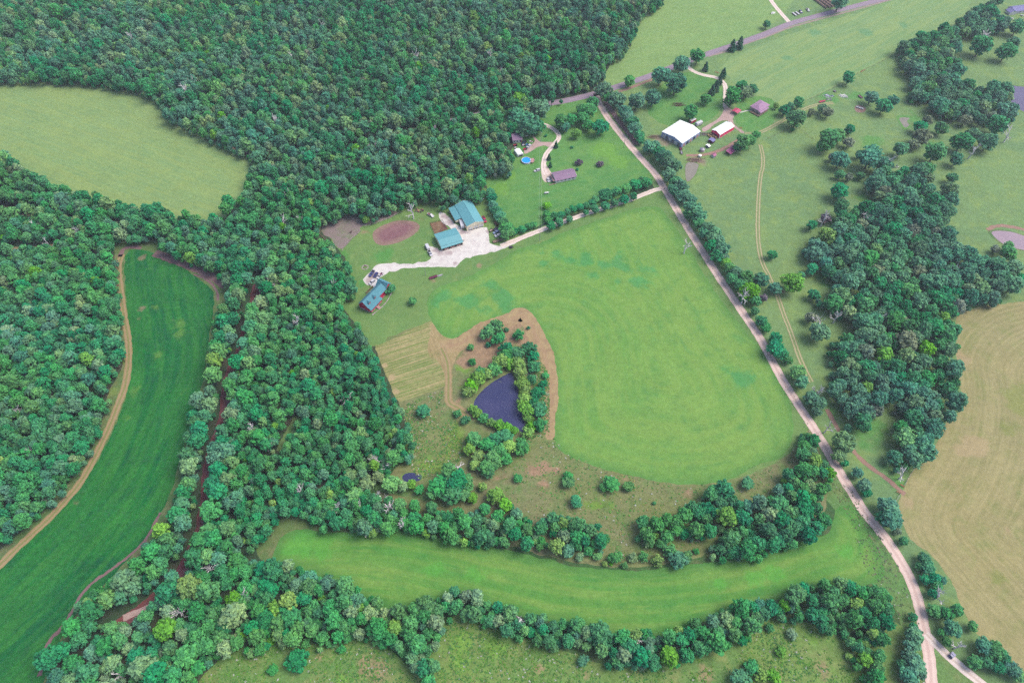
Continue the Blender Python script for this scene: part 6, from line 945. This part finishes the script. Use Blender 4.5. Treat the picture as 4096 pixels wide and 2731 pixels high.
# dead standing trees and snags
DEAD = [(0, 0, 1290, 190), (0, 0, 1360, 330), (0, 0, 1720, 720), (0, 0, 1700, 800), (0, 0, 1180, 330), (1, 0, 600, 190), (1, 0, 1435, 470), (1, 0, 2165, 470), (1, 0, 2270, 640), (1, 0, 1300, 1060), (1, 0, 1100, 1080), (1, 0, 150, 1080), (1, 0, 300, 510), (0, 1, 700, 520), (0, 1, 290, 490), (0, 1, 400, 640), (1, 1, 1430, 330), (1, 1, 260, 200), (1, 1, 400, 430), (1, 1, 240, 450), (1, 1, 690, 1000), (1, 1, 130, 990), (1, 1, 350, 1350), (3, 0, 1920, 1330), (3, 0, 2010, 280), (3, 0, 1160, 1460), (3, 0, 2250, 1180), (3, 1, 1700, 870), (3, 1, 540, 400), (3, 1, 910, 380), (3, 1, 500, 1330), (3, 1, 660, 1290), (3, 1, 1020, 1320), (3, 2, 1360, 320), (3, 2, 970, 600), (3, 2, 570, 760), (3, 2, 1270, 1190), (3, 2, 470, 430), (3, 3, 1610, 740), (3, 3, 1800, 1200), (2, 1, 1610, 650), (2, 1, 2150, 1110), (1, 2, 1090, 1030), (1, 2, 1210, 1110), (1, 2, 390, 1330), (1, 2, 740, 1480), (1, 2, 960, 1490), (1, 2, 1210, 1500), (1, 2, 1130, 1390), (1, 2, 830, 500), (1, 2, 70, 930), (1, 2, 1840, 1120), (0, 3, 1590, 880), (0, 3, 1760, 890), (0, 3, 1470, 1030), (0, 3, 2210, 750), (0, 3, 1600, 690), (0, 3, 1080, 690), (0, 3, 1060, 1485), (0, 3, 1910, 500), (1, 3, 1330, 80), (1, 3, 970, 140), (2, 3, 90, 950), (2, 3, 1140, 1100), (0, 2, 120, 620), (0, 2, 2290, 770), (0, 2, 280, 960)]
ZN = {(0, 0): 'in the north-west wood', (1, 0): 'in the north wood', (0, 1): 'in the wood below the pale hay field', (1, 1): 'in the wood by the red house', (3, 0): 'among the upper right trees', (3, 1): 'in the oak wood', (3, 2): 'beside the tan hay field', (3, 3): 'by the lower gravel road', (2, 1): 'beside the gravel road', (1, 2): 'in the wood by the meadow', (0, 3): 'in the creek wood at lower left', (1, 3): 'above the lower hay field', (2, 3): 'in the belt below the lower field', (0, 2): 'in the wood by the crop field'}
cnt = {}
for i, (c, r, x, y) in enumerate(sorted(DEAD, key=lambda d: (d[0], d[1], d[2]))):
    p = T(c, r, [(x, y)])[0]; hh = 17 if r == 0 else (15 if r == 1 else 12); wx, wy = F(p, hh * .75)
    k = cnt[(c, r)] = cnt.get((c, r), 0) + 1
    e = empty('dead_tree', (wx, wy, 0), random.uniform(0, 6.28)); tag(e, '%s bare dead tree %s, from left' % (ordn(k - 1), ZN[(c, r)]), 'dead tree', 'bare dead trees')
    o = obj('branches', DEADM[i % 5], DEADW, e); s = hh / 3.0; o.scale = (s, s, s * 1.05)
# the rest of the woods: one mass
src = bpy.data.collections.new('woodland_source'); srcn = []
for ki, kind in enumerate(('forest', 'open')):
    for vi, (cm, tm, q, t) in enumerate(VAR[kind]):
        for lf in ('deep', 'mid', 'blue', 'olive', 'lime', 'rust'):
            m = bpy.data.meshes.new('wood'); tv = np.array([p for p in t.v]); nq = len(q) * 4
            m.from_pydata(np.vstack([q.reshape(-1, 3), tv]).tolist(), [], [(a, a + 1, a + 2, a + 3) for a in range(0, nq, 4)] + [tuple(i + nq for i in f) for f in t.f])
            m.materials.append(LEAF[lf]); m.materials.append(BARK)
            mi = np.zeros(len(m.polygons), np.int32); mi[len(q):] = 1; m.polygons.foreach_set('material_index', mi)
            o = bpy.data.objects.new('wood_%02d_%02d_%s' % (ki, vi, lf), m); src.objects.link(o); srcn.append((o.name, kind, vi, lf))
srcn.sort(); IDX = {s[1:]: i for i, s in enumerate(srcn)}
pm = bpy.data.meshes.new('woodland'); pm.from_pydata([(t[0], t[1], 0) for t in REST], [], [])
idx = [];scl = []; rot = []
for t in REST:
    kd = 'forest' if t[3] / t[2] > 2.75 else 'open'; idx.append(IDX[(kd, rn.randrange(6), t[4])]); scl.append((t[2], t[2], t[3] / HK[kd])); rot.append((rn.gauss(0, .03), rn.gauss(0, .03), rn.uniform(0, 6.28)))
a = pm.attributes.new('pick', 'INT', 'POINT'); a.data.foreach_set('value', np.array(idx, np.int32))
for nm, dat in (('scl', scl), ('rot', rot)):
    a = pm.attributes.new(nm, 'FLOAT_VECTOR', 'POINT'); a.data.foreach_set('vector', np.array(dat, np.float32).ravel())
def scatter(name, me, coll, label, cat):
    ng = bpy.data.node_groups.new(name, 'GeometryNodeTree')
    ng.interface.new_socket('Geometry', in_out='INPUT', socket_type='NodeSocketGeometry'); ng.interface.new_socket('Geometry', in_out='OUTPUT', socket_type='NodeSocketGeometry')
    N = ng.nodes.new; gi, go = N('NodeGroupInput'), N('NodeGroupOutput'); ci = N('GeometryNodeCollectionInfo'); ci.inputs[0].default_value = coll; ci.inputs[1].default_value = True; ci.inputs[2].default_value = True
    ip = N('GeometryNodeInstanceOnPoints'); at = []
    for nm, ty in (('pick', 'INT'), ('scl', 'FLOAT_VECTOR'), ('rot', 'FLOAT_VECTOR')):
        k = N('GeometryNodeInputNamedAttribute'); k.data_type = ty; k.inputs[0].default_value = nm; at.append(k.outputs[0])
    er = N('FunctionNodeEulerToRotation'); L = ng.links.new
    L(gi.outputs[0], ip.inputs['Points']); L(ci.outputs[0], ip.inputs['Instance']); ip.inputs['Pick Instance'].default_value = True
    L(at[0], ip.inputs['Instance Index']); L(at[1], ip.inputs['Scale']); L(at[2], er.inputs[0]); L(er.outputs[0], ip.inputs['Rotation']); L(ip.outputs[0], go.inputs[0])
    o = obj(name, me); md = o.modifiers.new('scatter', 'NODES'); md.node_group = ng; tag(o, label, cat, None, 'stuff'); return o
scatter('woodland', pm, src, 'dense mixed green woodland filling the distance and the left side', 'woodland')
print('TREES', len(PL), len(NEAR), len(REST))
# ================================================================ tall weeds and white flower heads over the meadows
def weeds(name, polysF, n, mats, smin, smax, label, keep=.0):
    """loose tufts of upright blades, joined"""
    V = []; Fc = []; MI = []
    rg = np.random.default_rng(len(name) * 7 + n)
    for poly in polysF:
        pw = [F(p) for p in poly]; b = np.array(pw); x0, y0 = b.min(0); x1, y1 = b.max(0)
        P = np.stack([rg.uniform(x0, x1, n), rg.uniform(y0, y1, n)], 1); P = P[inside(P, pw)]
        for (x, y) in P:
            v = fbm(x, y, .05) + .5 * fbm(x, y, .3)
            if v < keep - .25 + rg.uniform(-.2, .2): continue
            s = rg.uniform(smin, smax); h = s * rg.uniform(.35, .8); mi = rg.choice(len(mats), p=[.42, .34, .2, .04])
            a = rg.uniform(0, 3.14)
            for k in range(3):
                t = a + k * 1.05; dx, dy = math.cos(t) * s, math.sin(t) * s; ox, oy = rg.normal(0, s * .3, 2); i = len(V)
                V += [(x - dx + ox, y - dy + oy, .02), (x + dx + ox, y + dy + oy, .02), (x + dx * .6 - dy * .9 + ox, y + dy * .6 + dx * .9 + oy, h), (x - dx * .7 - dy * .9 + ox, y - dy * .7 + dx * .9 + oy, h * .85)]
                Fc.append((i, i + 1, i + 2, i + 3)); MI.append(mi)
    me = bpy.data.meshes.new(name); me.from_pydata(V, [], Fc); me.update()
    for m in mats: me.materials.append(m)
    me.polygons.foreach_set('material_index', np.array(MI, np.int32)); o = obj(name, me); tag(o, label, 'weeds', None, 'stuff'); return o
WM = [leaf_mat('weed_green', (.075, .165, .05, 1)), leaf_mat('weed_olive', (.13, .175, .06, 1)), leaf_mat('weed_straw', (.18, .165, .09, 1)), plain('flower_white', (.26, .27, .23, 1), .9)]
WS = [leaf_mat('weed_bright', (.085, .18, .04, 1)), WM[0], WM[1], WM[3]]
MEADOW_P = [[(1200, 1010), (1262, 990), (1300, 1040), (1400, 1080), (1560, 1115), (1700, 1105), (1800, 1058), (1860, 990), (1890, 1060), (1880, 1150), (1700, 1215), (1480, 1290), (1300, 1280), (1180, 1180), (1150, 1080)], [(930, 930), (1020, 890), (1045, 960), (1070, 1040), (1040, 1080), (960, 1100), (930, 1050)], [(1195, 800), (1225, 790), (1262, 860), (1262, 1000), (1200, 1010), (1215, 900)]]
weeds('meadow_weeds', MEADOW_P, 4000, WM, .22, .5, 'tall weeds and white flower heads across the rough meadow', -.05)
SOUTH_P = [[(440, 1600), (480, 1530), (560, 1485), (640, 1475), (740, 1480), (830, 1455), (900, 1490), (985, 1580), (985, 1500), (1030, 1415), (1070, 1410), (1260, 1480), (1420, 1530), (1600, 1490), (1740, 1415), (1880, 1430), (1960, 1500), (1990, 1600)]]
weeds('bottom_weeds', SOUTH_P, 13000, WS, .2, .45, 'tall green weeds and white flowers in the bottom meadow', -.05)
VERGE_P = [[(1880, 1060), (1960, 1130), (2060, 1290), (2110, 1420), (2130, 1568), (2060, 1568), (2080, 1450), (1990, 1310), (1950, 1200)], [(1530, 460), (1545, 460), (1870, 960), (1860, 1000)]]
weeds('verge_weeds', VERGE_P, 1300, WM, .2, .4, 'weeds along the verge of the gravel road', .0)
# ================================================================ haze: the faint blue-white air
hz = MB(); hz.box(-9500, 9500, -4500, 14500, -1, CAM_H + 6)
ho_ = hz.build('haze', None); hm_ = bpy.data.materials.new('haze_air'); hm_.use_nodes = True; ht = hm_.node_tree; ht.nodes.remove(ht.nodes['Principled BSDF'])
pv = ht.nodes.new('ShaderNodeVolumePrincipled'); pv.inputs['Color'].default_value = (.80, .88, 1, 1); pv.inputs['Density'].default_value = .0001; pv.inputs['Anisotropy'].default_value = .2
ht.links.new(pv.outputs[0], ht.nodes['Material Output'].inputs['Volume']); ho_.data.materials.append(hm_)
tag(ho_, 'faint blue-white haze in the air over the valley', 'haze', None, 'stuff')
